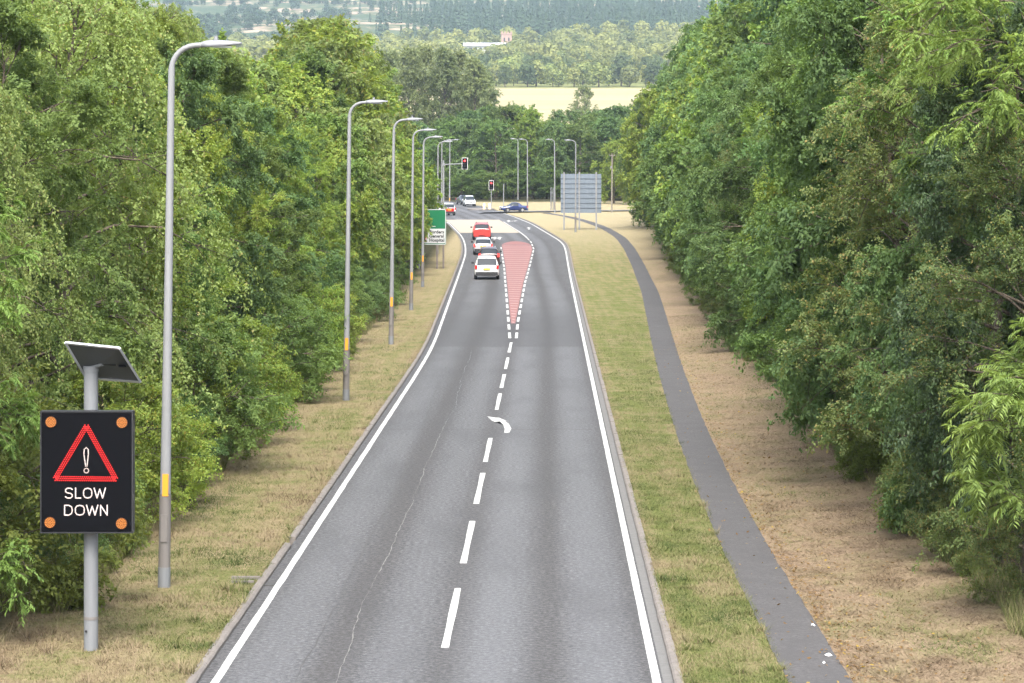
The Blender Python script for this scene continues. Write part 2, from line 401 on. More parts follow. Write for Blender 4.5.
def build_ground():
    ys = np.concatenate([np.arange(-60, 30, 6), np.arange(30, 120, 0.6), np.arange(120, 470.1, 2.0)])
    offs = np.concatenate([np.arange(0, 8, 0.35), np.arange(8, 24, 1.6), np.array([26, 34, 50, 80, 140, 260])])
    L = (xl(ys) - KG - KW)[:, None]; R = (xr(ys) + KG + KW)[:, None]
    X = np.concatenate([L - offs[::-1][None, :], L + 0.05, R - 0.05, R + offs[None, :]], 1)
    Y = np.repeat(ys[:, None], X.shape[1], 1)
    Z = gz(X, Y)
    n = len(offs)
    Z[:, n] = zr(ys) - 0.4; Z[:, n + 1] = zr(ys) - 0.4
    # side road to the right: keep the verge below it
    side = np.clip(1 - np.abs(Y - (352 + 0.35 * X)) / 9, 0, 1) * (X > -6)
    Z = np.where(side > 0, np.minimum(Z, zr(Y) + 0.02), Z)
    V = np.stack([X, Y, Z], -1).reshape(-1, 3)
    r, c = X.shape
    i = (np.arange(r - 1)[:, None] * c + np.arange(c - 1)[None, :]).ravel()
    Fq = np.stack([i, i + 1, i + c + 1, i + c], 1)
    dl = (L - X); dr = (X - R)
    left = X < L + 0.01
    pth = xpath(Y)
    nz = vnoise(X, Y, 0.45) * 0.5 + vnoise(X, Y, 1.7) * 0.3
    straw = np.where(left, 0.60 + 0.25 * np.clip(dl / 3, 0, 1), np.where(X < pth, 0.22, 0.8)) + 0.15 * nz
    straw = straw + np.clip((Y - 130) / 120, 0, 1) * 0.4
    straw = np.where(left, straw, straw + 0.25 * np.clip(1 - dr / 0.35, 0, 1))
    brown = np.where(left, 0.45 * np.clip((dl - 2.2) / 1.2, 0, 1) + 0.35 * np.clip(1 - dl / 0.5, 0, 1), np.where(X > pth + 0.5, 0.95, 0.12 * np.clip(1 - dr / 0.3, 0, 1))) + 0.2 * nz
    brown = brown * np.clip(1 - (Y - 150) / 120, 0, 1)
    pale = np.clip((Y - 215) / 90, 0, 0.85) * (~left)
    pale = np.maximum(pale, np.clip((Y - 180) / 120, 0, 0.5) * left)
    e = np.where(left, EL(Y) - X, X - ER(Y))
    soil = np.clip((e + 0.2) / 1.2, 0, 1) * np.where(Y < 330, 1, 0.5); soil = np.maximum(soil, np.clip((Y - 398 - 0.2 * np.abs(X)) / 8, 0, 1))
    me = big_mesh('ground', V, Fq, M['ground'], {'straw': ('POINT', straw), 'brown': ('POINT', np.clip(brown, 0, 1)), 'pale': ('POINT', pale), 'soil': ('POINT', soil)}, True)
    return tag(link(bpy.data.objects.new('ground', me)), 'roadside verges of dry mown grass and bare soil', 'ground', kind='structure')
build_ground()

def strip(name, ys, xa, xb, zoff, m, parent=None, cols=2, wob=0.0, zf=None, thick=0.0):
    """a sheet between two lines given as functions of Y"""
    A = xa(ys); B = xb(ys)
    t = np.linspace(0, 1, cols)[None, :]
    X = A[:, None] * (1 - t) + B[:, None] * t
    if wob:
        X[:, 0] += wob * (vnoise(ys * 0 + 3, ys, 2.9) + 0.6 * vnoise(ys * 0 + 8, ys, 9.1)); X[:, -1] += wob * (vnoise(ys * 0 + 20, ys, 3.3) + 0.6 * vnoise(ys * 0 + 5, ys, 8.3))
    Y = np.repeat(ys[:, None], cols, 1)
    Z = (zf(X, Y) if zf else zr(Y)) + zoff
    V = np.stack([X, Y, Z], -1).reshape(-1, 3); r, c = X.shape
    i = (np.arange(r - 1)[:, None] * c + np.arange(c - 1)[None, :]).ravel()
    Fq = np.stack([i, i + 1, i + c + 1, i + c], 1)
    mid = 0.5 * (A + B)
    lat = X - np.where(ys < 130, xc(ys), mid * np.clip((ys - 130) / 60, 0, 1) + xc(ys) * (1 - np.clip((ys - 130) / 60, 0, 1)))[:, None]
    me = big_mesh(name, V, Fq, m, {'lat': ('POINT', lat)})
    o = bpy.data.objects.new(name, me); link(o, parent); return o

RY = np.concatenate([np.arange(-60, 120, 1.5), np.arange(120, 462, 2.0)])
road = tag(strip('road', RY, lambda y: xl(y) - KG - 0.02, lambda y: xr(y) + KG + 0.02, 0.0, M['asphalt'], cols=14), 'grey two-lane road with worn wheel tracks', 'road', kind='structure')
strip('edge_line', np.arange(-60, 330, 1.0), lambda y: xl(y) - 0.065, lambda y: xl(y) + 0.065, 0.004, M['paint'], road, wob=0.008)
strip('edge_line', np.arange(-60, 352, 1.0), lambda y: xr(y) - 0.065, lambda y: xr(y) + 0.065, 0.004, M['paint'], road, wob=0.004)
strip('channel_strip', np.arange(-60, 330, 1.0), lambda y: xr(y) + 0.10, lambda y: xr(y) + KG + 0.01, 0.003, M['channel'], road)

# side road going off to the right behind the big sign
def side_road():
    mb = MB(); n = 24
    for i in range(n + 1):
        t = i / n; x = -3.5 + 85 * t; y = 355 + 0.28 * (x + 3.5); w = 6.0 + 3.0 * max(0, 1 - t * 7)
        z = float(zr(min(y, 470))) + 0.035
        mb.v += [(x - 1, y - w, z), (x + 1, y + w, z)]
        if i: k = 2 * i; mb.f.append((k - 2, k, k + 1, k - 1))
    tag(mb.build('side_road', M['side_asphalt']), 'grey side road joining at the far junction', 'road', kind='structure')
side_road()

# footpath
footpath = tag(strip('footpath', np.concatenate([np.arange(-60, 120, 0.25), np.arange(120, 349, 1.0)]), lambda y: xpath(y), lambda y: xpath(y) + 0.95 + 0.12 * np.clip((y - 80) / 60, 0, 1), 0.016, M['path'], cols=4, wob=0.014, zf=gz),
               'narrow grey tarmac footpath along the verge', 'footpath', kind='structure')

# kerbs: single stones in the near stretch, one run beyond
def kerb_mesh(side, length):
    s = 1 if side > 0 else -1
    mb = MB()
    prof = [(0, -0.15), (0.0, 0.06), (0.03, 0.088), (KW, 0.092), (KW, -0.15)]
    n = len(prof)
    for y in (0, length): mb.v += [(s * x, y, z) for x, z in prof]
    for k in range(n - 1): mb.f.append((k, k + 1, n + k + 1, n + k) if s < 0 else (k, n + k, n + k + 1, k + 1))
    mb.f += [tuple(range(n)), tuple(range(n, 2 * n))[::-1]]
    return mb
for side, xe, nm in ((-1, xl, 'left'), (1, xr, 'right')):
    mb = MB(); prof = [(0, -0.15), (0.0, 0.06), (0.03, 0.086), (KW, 0.09), (KW, -0.15)]
    yy = np.arange(110.3, 332, 2.0); n = len(prof)
    for i, y in enumerate(yy):
        xk = float(xe(y)) + side * KG
        mb.v += [(xk + side * px, y, float(zr(y)) + pz) for px, pz in prof]
        if i:
            a = (i - 1) * n
            for k in range(n - 1): mb.f.append((a + k, a + k + 1, a + n + k + 1, a + n + k) if side < 0 else (a + k, a + n + k, a + n + k + 1, a + k + 1))
    kerb = tag(mb.build('kerb', M['kerb']), 'weathered concrete kerb on the road edge beside the ' + ('lamp posts' if side < 0 else 'footpath'), 'kerb', kind='structure')
    base = None; y = 34.0; i = 0
    while y < 110:
        if side < 0 and 51.6 < y < 52.9: y += 0.915; continue       # the gap at the drain
        x0, x1 = float(xe(y)) + side * KG, float(xe(y + 0.915)) + side * KG
        if base is None: base = kerb_mesh(side, 0.903).build('kerb_stone', M['kerb'], kerb); o = base
        else: o = base.copy(); C.objects.link(o); o.parent = kerb
        o.location = (x0 + random.uniform(-.004, .004), y, random.uniform(-.008, .002)); o.rotation_euler = (random.uniform(-.006, .006), random.uniform(-.01, .01), -math.atan2(x1 - x0, 0.915) + random.uniform(-.002, .002))
        y += 0.915

# centre dashes
def dash(y0, y1, xf, w, name='centre_dash', m='paint'):
    n = 6; mb = MB(); ph = random.uniform(0, 9)
    for i in range(n + 1):
        y = y0 + (y1 - y0) * i / n; x = float(xf(y)); wv = w / 2 + 0.006 * math.sin(5 * y + ph)
        mb.v += [(x - wv, y, float(zr(y)) + 0.0045), (x + wv, y, float(zr(y)) + 0.0045)]
        if i: k = 2 * i; mb.f.append((k - 2, k - 1, k + 1, k))
    return mb.build(name, M[m], road)
for a, b in ((23.2, 29.2), (32.0, 37.6), (41.2, 47.1), (50.1, 56.2), (59.1, 65.2), (67.7, 73.8), (82.6, 88.7), (91.0, 97.2), (99.8, 106.0), (109.0, 115.4)):
    dash(a, b, lambda y: xc(y) + 0.02, 0.125)
def flat_poly(name, pts, m, z=0.005):
    """polygon of pixels laid on the road"""
    P = [gpt(*p) for p in pts]
    return MB().add([(p.x, p.y, p.z + z) for p in P], [tuple(range(len(P)))]).build(name, m, road)
zz = lambda L: [(440 + x / 6.83, 380 + y / 6.83) for x, y in L]
ar = zz([(438, 362), (474, 360), (487, 332), (470, 300), (440, 278), (468, 284), (400, 258), (365, 256), (322, 248), (352, 276), (375, 288), (408, 284), (432, 306), (442, 334)])
P = [gpt(*p) for p in ar]
bm = bmesh.new(); vs = [bm.verts.new((p.x, p.y, 0.0048)) for p in P]; f = bm.faces.new(vs); bmesh.ops.triangulate(bm, faces=[f]); bmesh.ops.recalc_face_normals(bm, faces=bm.faces)
me = bpy.data.meshes.new('deflection_arrow'); bm.to_mesh(me); bm.free(); me.materials.append(M['paint_worn']); link(bpy.data.objects.new('deflection_arrow', me), road)

# red hatched island between the lanes
LB = [gpt(*p) for p in ((510.5, 346), (508.4, 321), (506.4, 295.8), (504.2, 267.7), (501.2, 248), (499.5, 242))]
RB = [gpt(*p) for p in ((515.5, 346), (518.0, 321), (521.7, 301), (525.2, 281.8), (529.6, 266), (533.7, 249), (531, 242), (525, 236), (519, 231.5), (510, 226), (500, 219.5))]
def poly_x(L): return lambda y: np.interp(y, [p.y for p in L], [p.x for p in L])
lbx, rbx = poly_x(LB), poly_x(RB)
ry = np.arange(130.0, 247.0, 1.5)
strip('red_surfacing', ry, lambda y: lbx(y) + 0.12, lambda y: rbx(y) - 0.12, 0.0035, M['red_surface'], road, cols=3, wob=0.02)
tipL, tipR = float(lbx(246)), float(rbx(246)); ms = MB(); nn = 12
pts = [(tipL + 0.12 + (tipR - tipL - 0.24) * i / nn, 246.2 + 8 * math.sin(math.pi * min(1, (i / nn) ** 0.9 * 0.98)) ** 0.7 * (1 if i < nn else 0)) for i in range(nn + 1)]
ms.add([(x, y, float(zr(y)) + 0.0035) for x, y in pts], [tuple(range(nn + 1))]).build('red_surfacing', M['red_surface'], road)
y = 130.6
while y < 244:
    a, b = float(lbx(y)) + 0.18, float(rbx(y)) - 0.18
    MB().add([(a, y + 0.35, float(zr(y + 0.35)) + 0.006), (b, y, float(zr(y)) + 0.006), (b, y + 0.55, float(zr(y + 0.55)) + 0.006), (a, y + 0.9, float(zr(y + 0.9)) + 0.006)], [(0, 1, 2, 3)]).build('hatch_bar', M['red_pale'], road)
    y += 2.6 + (y - 130) * 0.012
for fx in (lbx, rbx):
    y = 118.4
    top = 241 if fx is lbx else 262
    while y < top: dash(y, y + 4.2, fx, 0.13, 'border_dash'); y += 6.6
strip('lane_divider', np.arange(262.0, 316, 2.0), lambda y: rbx(y) - 0.08, lambda y: rbx(y) + 0.08, 0.0072, M['paint_worn'], road)
# buff high-friction surface before the stop line
by = np.arange(277.0, 323, 2.0)
strip('buff_surfacing', by, lambda y: xl(y) + 0.15, lambda y: rbx(y) - 0.15, 0.0058, M['buff_surface'], road, cols=4)
dash(323.2, 323.6, lambda y: -4.4, 5.6, 'stop_line')
# lane arrows
def lane_arrow(px, py, ln, turn, m='paint'):
    p = gpt(px, py); z = p.z + 0.0055
    def q(a, b): return (p.x + a, p.y + b, float(zr(p.y + b)) + 0.0055)
    MB().add([q(-.1, 0), q(.1, 0), q(.1, ln * .65), q(.3, ln * .65), q(0, ln), q(-.3, ln * .65), q(-.1, ln * .65)], [(0, 1, 2, 6), (3, 4, 5)]).build('lane_arrow', M[m], road)
    if turn: MB().add([q(turn * .1, ln * .25), q(turn * .75, ln * .45), q(turn * .75, ln * .32), q(turn * 1.15, ln * .6), q(turn * .75, ln * .8), q(turn * .75, ln * .62), q(turn * .1, ln * .42)], [(0, 1, 5, 6), (2, 3, 4)]).build('lane_arrow', M[m], road)
lane_arrow(494.5, 239.5, 7, 0); lane_arrow(499.5, 239.5, 7, -1); lane_arrow(508.5, 222, 7, 1); lane_arrow(529, 229.5, 7, 0)
# long crack and seams of the trench repair in the near lane
def ribbon(name, pix, w, m, z):
    P = [gpt(*p) for p in pix]; ys = [p.y for p in P]; xs = [p.x for p in P]; mb = MB(); o = np.argsort(ys); ys = np.array(ys)[o]; xs = np.array(xs)[o]
    Y = np.arange(ys[0], ys[-1], 0.22); i = 0; walk = np.cumsum(rng.normal(0, 0.012, len(Y))); walk = walk - np.linspace(walk[0], walk[-1], len(Y))
    for y in Y:
        x = np.interp(y, ys, xs) + walk[i]; ww = w * random.uniform(0.15, 1.0) * (0.35 + 0.65 * (math.sin(0.9 * y) + math.sin(0.37 * y) > -0.5))
        mb.v += [(x - ww / 2, y, z), (x + ww / 2, y, z)]
        if i: mb.f.append((2 * i - 2, 2 * i - 1, 2 * i + 1, 2 * i))
        i += 1
    return mb.build(name, m, road)
ribbon('crack', ((336, 683), (352, 640), (368, 605), (378, 585), (392, 550), (400, 530), (412, 500), (420, 478), (428, 460), (437, 440), (445, 425)), 0.022, M['crack'], 0.0042)
ribbon('crack', ((445, 425), (455, 400), (463, 380), (472, 350)), 0.014, M['sign_black'], 0.0042)
M['seam'] = mat('tar_seam', (0.045, 0.044, 0.043), 0.8)
ribbon('tar_seam', ((295, 683), (340, 590), (380, 515), (420, 440), (443, 390), (462, 345)), 0.03, M['seam'], 0.0041)
ribbon('tar_seam', ((436, 683), (444, 652)), 0.03, M['seam'], 0.0041); ribbon('tar_seam', ((456, 586), (466, 565)), 0.03, M['seam'], 0.0041)

# drain cut through the kerb
p = gpt(262, 585)
dr = empty('drain_inlet', (p.x, p.y, 0.0), 0, 'shallow concrete drain inlet cut through the kerb beside the warning sign', 'drain')
MB().box((-0.30, 0, 0.035), (0.46, 0.30, 0.06)).build('floor_slab', M['channel'], dr)
MB().box((-0.32, 0.20, 0.06), (0.52, 0.08, 0.14)).build('side_stone', M['kerb'], dr); MB().box((-0.34, -0.2, 0.055), (0.42, 0.08, 0.11)).build('side_stone', M['kerb'], dr)
MB().box((0.13, 0.1, 0.006), (0.2, 0.42, 0.014)).build('iron_grate', M['seam'], dr)

# ------------------------------------------------------------------ far hills
HP = np.array([(440, 3.4), (480, 3.9), (600, 7), (900, 28.9), (1200, 47), (1320, 55), (1700, 82), (2000, 108), (2400, 152), (3000, 214), (3600, 292), (4500, 400), (5000, 430)])
def hz(X, Y):
    X = np.asarray(X, float); Y = np.asarray(Y, float)
    w = np.clip((Y - 1250) / 700, 0, 1)
    z = np.interp(Y, HP[:, 0], HP[:, 1]) + w * (6 * vnoise(X, Y, 0.011) + 3 * vnoise(X, Y, 0.031))
    z = z + np.clip((Y - 2300) / 900, 0, 1) * (16 * vnoise(X, Y, 0.0042) + np.clip(-X - 60, 0, 600) * 0.02)
    return z
def build_hills():
    ys = np.concatenate([np.arange(466, 1400, 22), np.arange(1400, 5000, 36)]); xs = np.concatenate([np.arange(-2600, -700, 100), np.arange(-700, 700, 20), np.arange(700, 2601, 100)])
    X, Y = np.meshgrid(xs, ys); Z = hz(X, Y); Z[0] -= 0.6
    V = np.stack([X, Y, Z], -1).reshape(-1, 3); r, c = X.shape
    i = (np.arange(r - 1)[:, None] * c + np.arange(c - 1)[None, :]).ravel()
    Fq = np.stack([i, i + 1, i + c + 1, i + c], 1)
    wheat = (np.clip((Y - 700) / 30, 0, 1) * np.clip((1215 - Y) / 20, 0, 1) * np.clip((X + 120) / 30, 0, 1) * np.clip((150 - X) / 30, 0, 1))
    heath = np.clip((Y - 1900) / 200, 0, 1)
    me = big_mesh('hills', V, Fq, M['hill'], {'wheat': ('POINT', wheat), 'heath': ('POINT', heath)}, True)
    tag(link(bpy.data.objects.new('hills', me)), 'far hillside with stubble field, woods and open heath', 'hill', kind='structure')
build_hills()

# ------------------------------------------------------------------ street lamps
def make_lamp(label, low_band=True):
    t = empty('street_lamp', (0, 0, 0), 0, label, 'lamp post', 'lamp posts along the road')
    MB().tube([(0, 0, -0.3), (0, 0, 0.0), (0, 0, 0.38)], [0.115, 0.115, 0.115], 14).build('base_sleeve', M['galv_grey'], t, True)
    MB().tube([(0, 0, 0.36), (0, 0, 1.7)], [0.108, 0.107], 14).build('lower_shaft', M['galv_dark'], t, True)
    MB().box((0.01, -0.098, 1.88), (0.105, 0.03, 0.40)).build('yellow_band', M['yellow_band'], t)
    pts = [(0, 0, 1.71), (0, 0, 4.5), (0, 0, 9.42)]
    for k in range(1, 8):
        a = math.radians(84 * k / 7); pts.append((0.45 * (1 - math.cos(a)), 0, 9.42 + 0.45 * math.sin(a)))
    pts.append((0.60, 0, 9.885))
    MB().tube(pts, [0.098, 0.080, 0.060] + [0.05] * 8, 14).build('shaft', M['galv'], t, True)
    # lantern: a long flat tapering body
    h = MB(); secs = [(0.54, .055, .055), (0.64, .10, .075), (0.8, .15, .08), (1.02, .15, .06), (1.2, .11, .03), (1.27, .05, .02)]
    for x, w, hh in secs:
        z = 9.885 + (x - 0.54) * 0.05
        h.v += [(x, -w, z - hh * 0.6), (x, w, z - hh * 0.6), (x, w * .8, z + hh * .4), (x, 0, z + hh), (x, -w * .8, z + hh * .4)]
    for i in range(len(secs) - 1):
        for k in range(5): h.f.append((i * 5 + k, (i + 1) * 5 + k, (i + 1) * 5 + (k + 1) % 5, i * 5 + (k + 1) % 5))
    h.f += [(0, 1, 2, 3, 4), tuple(len(secs) * 5 - 5 + k for k in (4, 3, 2, 1, 0))]
    o = h.build('lantern', M['lamp_head'], t, True)
    MB().box((0.92, 0, 9.845), (0.34, 0.2, 0.02)).build('lens', M['lamp_glass'], o)
    MB().tube([(0.8, 0, 9.95), (0.8, 0, 10.05)], 0.035, 8).build('photocell', M['lamp_head'], o)
    MB().box((0, -0.118, 1.1), (0.11, 0.012, 0.5)).build('access_door', M['galv_dark'], t)
    return t
LAMPS = [(164, 46.8, 0, 'nearest lamp post, tall and grey, right beside the illuminated warning sign'), (346, 85.2, 0, 'second lamp post along the left kerb, standing alone on the dry verge'),
         (391, 113.0, 0, 'third lamp post along the left kerb, beside the dark shrubs'), (411, 141.2, 0, 'fourth lamp post along the left kerb, its foot close to hanging foliage'),
         (422.5, 169.5, 0, 'fifth lamp post along the left kerb, just in front of the green hospital sign'), (437.2, 226, 0, 'sixth lamp post along the left kerb, its foot hidden behind foliage'),
         (441.5, 290, 0, 'lamp post standing next to the overhead signal mast'), (449.5, 345, 0, 'farthest left lamp post, past the overhead signal by the oncoming cars'),
         (575.5, 277, math.pi, 'lamp post rising in front of the back of the big road sign'), (554.8, 350, math.pi, 'lamp post left of the big sign back, on the dry grass corner'),
         (527.5, 357, math.pi, 'lamp post on the corner beside the dark blue car'), (518, 415, math.pi, 'slim far lamp post beyond the junction in front of dark trees')]
lamp0 = None
LAMP_LEAN = [0.0145, 0.0125, 0.0135, 0.0125, 0.008, 0.008, 0.004, 0.006, -0.003, 0.004, 0.002, 0.0]
for i, (px, Y, rz, lab) in enumerate(LAMPS):
    if lamp0 is None: lamp0 = make_lamp(lab); o = lamp0
    else: o = copy_tree(lamp0)
    X = (px - 512) / F_PX * Y
    o.location = (X, Y, float(gz(X, Y)) - 0.01); o.rotation_euler = (0, LAMP_LEAN[i], rz + random.uniform(-.06, .06)); o['label'] = lab

# ------------------------------------------------------------------ illuminated SLOW DOWN sign
def slow_sign():
    Y = 40.6; X = (91 - 512) / F_PX * Y; s = Y / F_PX             # metres per pixel at the sign
    g = float(gz(X, Y))
    t = empty('warning_sign', (X, Y, g), 0, 'black illuminated SLOW DOWN sign with red triangle on a grey pole', 'warning sign')
    zp = lambda py: HC - (py - YH) * s - g; xp = lambda px: (px - 512) * s - X
    MB().tube([(0, 0, -0.3), (0, 0, zp(367))], 0.113, 20).build('pole', M['galv_grey'], t, True)
    MB().tube([(0, 0, zp(372)), (0, 0, zp(366))], 0.121, 20).build('pole_collar', M['galv_grey'], t, True)
    MB().tube([(0, -0.005, zp(619)), (0, -0.005, zp(616))], 0.116, 20).build('pole_joint', M['galv_dark'], t, True)
    MB().disc((-0.06, -0.112, zp(630)), 0.02, (0, -1, 0), 10, 0.008).build('bolt', M['edge_grey'], t)
    s = (Y - 0.34) / F_PX                                        # from here on measured at the sign's face
    x0, x1, z0, z1 = xp(41.5), xp(131.5), zp(532), zp(412.5)
    cx, cz = (x0 + x1) / 2, (z0 + z1) / 2
    fy = -0.34
    bd = MB().box((cx, -0.235, cz), (x1 - x0, 0.20, z1 - z0)).build('cabinet', M['black'], t)
    bv = bd.modifiers.new('bevel', 'BEVEL'); bv.width = 0.012; bv.segments = 2
    for zz_, dz in ((z1 + 0.011, 1), (z0 - 0.011, -1)): MB().box((cx, -0.235, zz_), (x1 - x0 + 0.04, 0.215, 0.02)).build('trim', M['edge_grey'], bd)
    for xx in (x0 - 0.011, x1 + 0.011): MB().box((xx, -0.235, cz), (0.02, 0.215, z1 - z0)).build('trim', M['edge_grey'], bd)
    MB().box((0, -0.055, zp(440)), (0.4, 0.15, 0.08)).build('bracket', M['galv_grey'], t); MB().box((0, -0.06, zp(505)), (0.4, 0.15, 0.08)).build('bracket', M['galv_grey'], t)
    # amber lamps
    for px, py in ((51, 422), (122, 422.5), (50, 522.5), (121.5, 523.5)):
        L = MB().disc((xp(px), fy + 0.004, zp(py)), 0.088, (0, -1, 0), 24, 0.02).build('amber_light', M['amber_dark'], t, False)
        mb = MB()
        for r, n in ((0.0, 1), (0.024, 6), (0.048, 12), (0.071, 18)):
            for k in range(n): a = 2 * math.pi * k / n; mb.disc((xp(px) + r * math.cos(a), fy - 0.016, zp(py) + r * math.sin(a)), 0.0092, (0, -1, 0), 6, 0.006)
        tag(mb.build('lens_dots', M['amber'], L), kind='stuff')
    def dots(name, lines, m, r=0.0105, pitch=0.0265, rows=1, gap=0.022, inset=0.0, parent=None):
        mb = MB()
        for line in lines:
            for row in range(rows):
                off = (row - (rows - 1) / 2) * gap
                for a, b in zip(line[:-1], line[1:]):
                    ax, az, bx, bz = xp(a[0]), zp(a[1]), xp(b[0]), zp(b[1]); ln = math.hypot(bx - ax, bz - az); n = max(1, round(ln / pitch)); nx, nz = -(bz - az) / max(ln, 1e-6), (bx - ax) / max(ln, 1e-6)
                    for k in range(n + 1):
                        q = (k + (0.5 if row % 2 else 0)) / n
                        if q > 1: continue
                        mb.disc((ax + (bx - ax) * q + nx * off, fy + 0.003, az + (bz - az) * q + nz * off), r, (0, -1, 0), 6, 0.008)
        return tag(mb.build(name, m, parent or t), kind='stuff')
    tri = [(86.5, 426), (115.8, 479), (55.2, 478.5), (86.5, 426)]
    dots('red_triangle', [tri], M['led_red'], 0.0105, 0.033, 3, 0.029)
    # exclamation mark: a hollow drop and a ring
    ex = [(84.2, 449.5), (86.2, 447.6), (88.2, 449.5), (88.4, 454), (87.0, 466), (85.6, 466), (83.9, 454), (84.2, 449.5)]
    ring = [(86.3 + 2.3 * math.cos(a), 470.6 + 2.3 * math.sin(a)) for a in np.linspace(0, 2 * math.pi, 13)]
    dots('exclamation_mark', [ex, ring], M['led_white'], 0.0095, 0.02)
    G = {'S': [[(1, .12), (.75, 0), (.25, 0), (0, .15), (0, .35), (.25, .47), (.75, .53), (1, .66), (1, .85), (.75, 1), (.25, 1), (0, .88)]], 'L': [[(0, 0), (0, 1), (1, 1)]],
         'O': [[(.5, 0), (.85, .08), (1, .3), (1, .7), (.85, .92), (.5, 1), (.15, .92), (0, .7), (0, .3), (.15, .08), (.5, 0)]], 'W': [[(0, 0), (.25, 1), (.5, .1), (.75, 1), (1, 0)]],
         'D': [[(0, 0), (0, 1), (.55, 1), (.9, .85), (1, .6), (1, .4), (.9, .15), (.55, 0), (0, 0)]], 'N': [[(0, 1), (0, 0), (1, 1), (1, 0)]]}
    for word, xs, yt, h in (('SLOW', [(65.6, 72.2), (75.6, 80.6), (83.6, 91.8), (94.2, 105.4)], 488.2, 9.8), ('DOWN', [(64.6, 72.2), (75.4, 84.2), (86.6, 97.8), (100.6, 107.2)], 505.3, 9.8)):
        for ch, (a, b) in zip(word, xs):
            dots('letter', [[(a + u * (b - a), yt + v * h) for u, v in ln] for ln in G[ch]], M['led_white'], 0.0105, 0.0185)
    # solar panel, seen from behind and below, tipped away to the side
    pc = [(65.5, 342.5), (119.5, 348), (140.5, 381.5), (86, 377.5)]
    Q = []
    for (px, py), dy in zip(pc, (-0.42, -0.55, 0.35, 0.22)):
        yy = Y + dy; Q.append(Vector(((px - 512) / F_PX * yy - X, dy, HC - (py - YH) / F_PX * yy - g)))
    n = (Q[1] - Q[0]).cross(Q[3] - Q[0]).normalized()
    if n.z < 0: n = -n
    sp = MB().add([q + n * d for d in (0, 0.012) for q in Q], [(3, 2, 1, 0), (4, 5, 6, 7), (0, 1, 5, 4), (1, 2, 6, 5), (2, 3, 7, 6), (3, 0, 4, 7)]).build('solar_panel', M['panel_back'], t)
    for k in range(4):
        a, b = Q[k], Q[(k + 1) % 4]; MB().tube([a - n * 0.005, b - n * 0.005], 0.024, 4).build('panel_frame', M['alu'], sp)
    cen = (Q[0] + Q[1] + Q[2] + Q[3]) / 4
    MB().tube([(Q[0] + Q[3]) / 2 * 0.6 + (Q[1] + Q[2]) / 2 * 0.4 - n * .02, (Q[0] + Q[1]) / 2 * 0 + (Q[1] + Q[2]) / 2 * 0.75 + (Q[0] + Q[3]) / 2 * .25 - n * .02], 0.022, 4).build('panel_rail', M['edge_grey'], sp)
    MB().tube([(0, 0, HC - (368 - YH) * Y / F_PX - g), cen - n * 0.02], [0.05, 0.04], 8).build('panel_bracket', M['galv_grey'], t)
    jb = (Q[1] + Q[2]) / 2 * 0.75 + cen * 0.25
    MB().box(jb - n * 0.03, (0.12, 0.12, 0.03)).build('junction_box', M['black'], sp)
slow_sign()

def text_mesh(name, body, size, m, parent, loc, rot=(math.pi / 2, 0, 0), align='LEFT'):
    cu = bpy.data.curves.new('t', 'FONT'); cu.body = body; cu.size = size; cu.align_x = align; cu.extrude = 0.002; cu.offset = size * 0.035; cu.resolution_u = 2
    tmp = bpy.data.objects.new('t', cu); C.objects.link(tmp); bpy.context.view_layer.update()
    me = bpy.data.meshes.new_from_object(tmp.evaluated_get(bpy.context.evaluated_depsgraph_get())); bpy.data.objects.remove(tmp)
    me.name = name; me.materials.clear(); me.materials.append(m)
    o = link(bpy.data.objects.new(name, me), parent); o.location = loc; o.rotation_euler = rot; return o

# ------------------------------------------------------------------ green hospital direction sign
def green_sign():
    Y = 199.0; s = Y / F_PX; X = (431 - 512) * s; g = float(gz(X, Y))
    t = empty('direction_sign', (X, Y, g), 0, 'green and white hospital direction sign partly behind foliage', 'road sign')
    xp = lambda px: (px - 431) * s; zp = lambda py: HC - (py - YH) * s - g
    b = MB().box((xp(430.5), 0, zp(227)), (31 * s, 0.03, 35.5 * s)).build('green_board', M['sign_green'], t)
    for dz in (209.6, 244.4): MB().box((xp(430.5), -0.018, zp(dz)), (30.2 * s, 0.008, 0.05)).build('white_border', M['sign_white'], b)
    for dx in (415.4, 445.6): MB().box((xp(dx), -0.018, zp(227)), (0.05, 0.008, 34 * s)).build('white_border', M['sign_white'], b)
    w = MB().box((xp(432), -0.024, zp(236)), (26 * s, 0.014, 14.5 * s)).build('white_panel', M['sign_white'], t)
    for k, wd in enumerate(('Borders', 'General', 'Hospital')):
        text_mesh('sign_text', wd, 0.35, M['sign_black'], t, (xp(429.2), -0.034, zp(233.4 + 4.1 * k)))
    r = MB().box((xp(423.3), -0.034, zp(232.4)), (0.48, 0.012, 0.46)).build('red_square', M['sign_red'], t); text_mesh('sign_text', 'H', 0.46, M['sign_white'], t, (xp(421.8), -0.043, zp(234.2)))
    r2 = MB().box((xp(423.3), -0.034, zp(239.3)), (0.48, 0.012, 0.40)).build('red_square', M['sign_red'], t); text_mesh('sign_text', 'A&E', 0.25, M['sign_white'], t, (xp(420.6), -0.043, zp(240.5)))
    MB().box((xp(431), -0.024, zp(226.4)), (9 * s, 0.01, 0.06)).build('white_bar', M['sign_white'], t)
    for px, m in ((437, 'post_brown'), (443.4, 'post_brown'), (419, 'galv_grey')): MB().tube([(xp(px), 0.07, -0.4), (xp(px), 0.07, zp(211))], 0.075, 10).build('post', M[m], t, True)
green_sign()

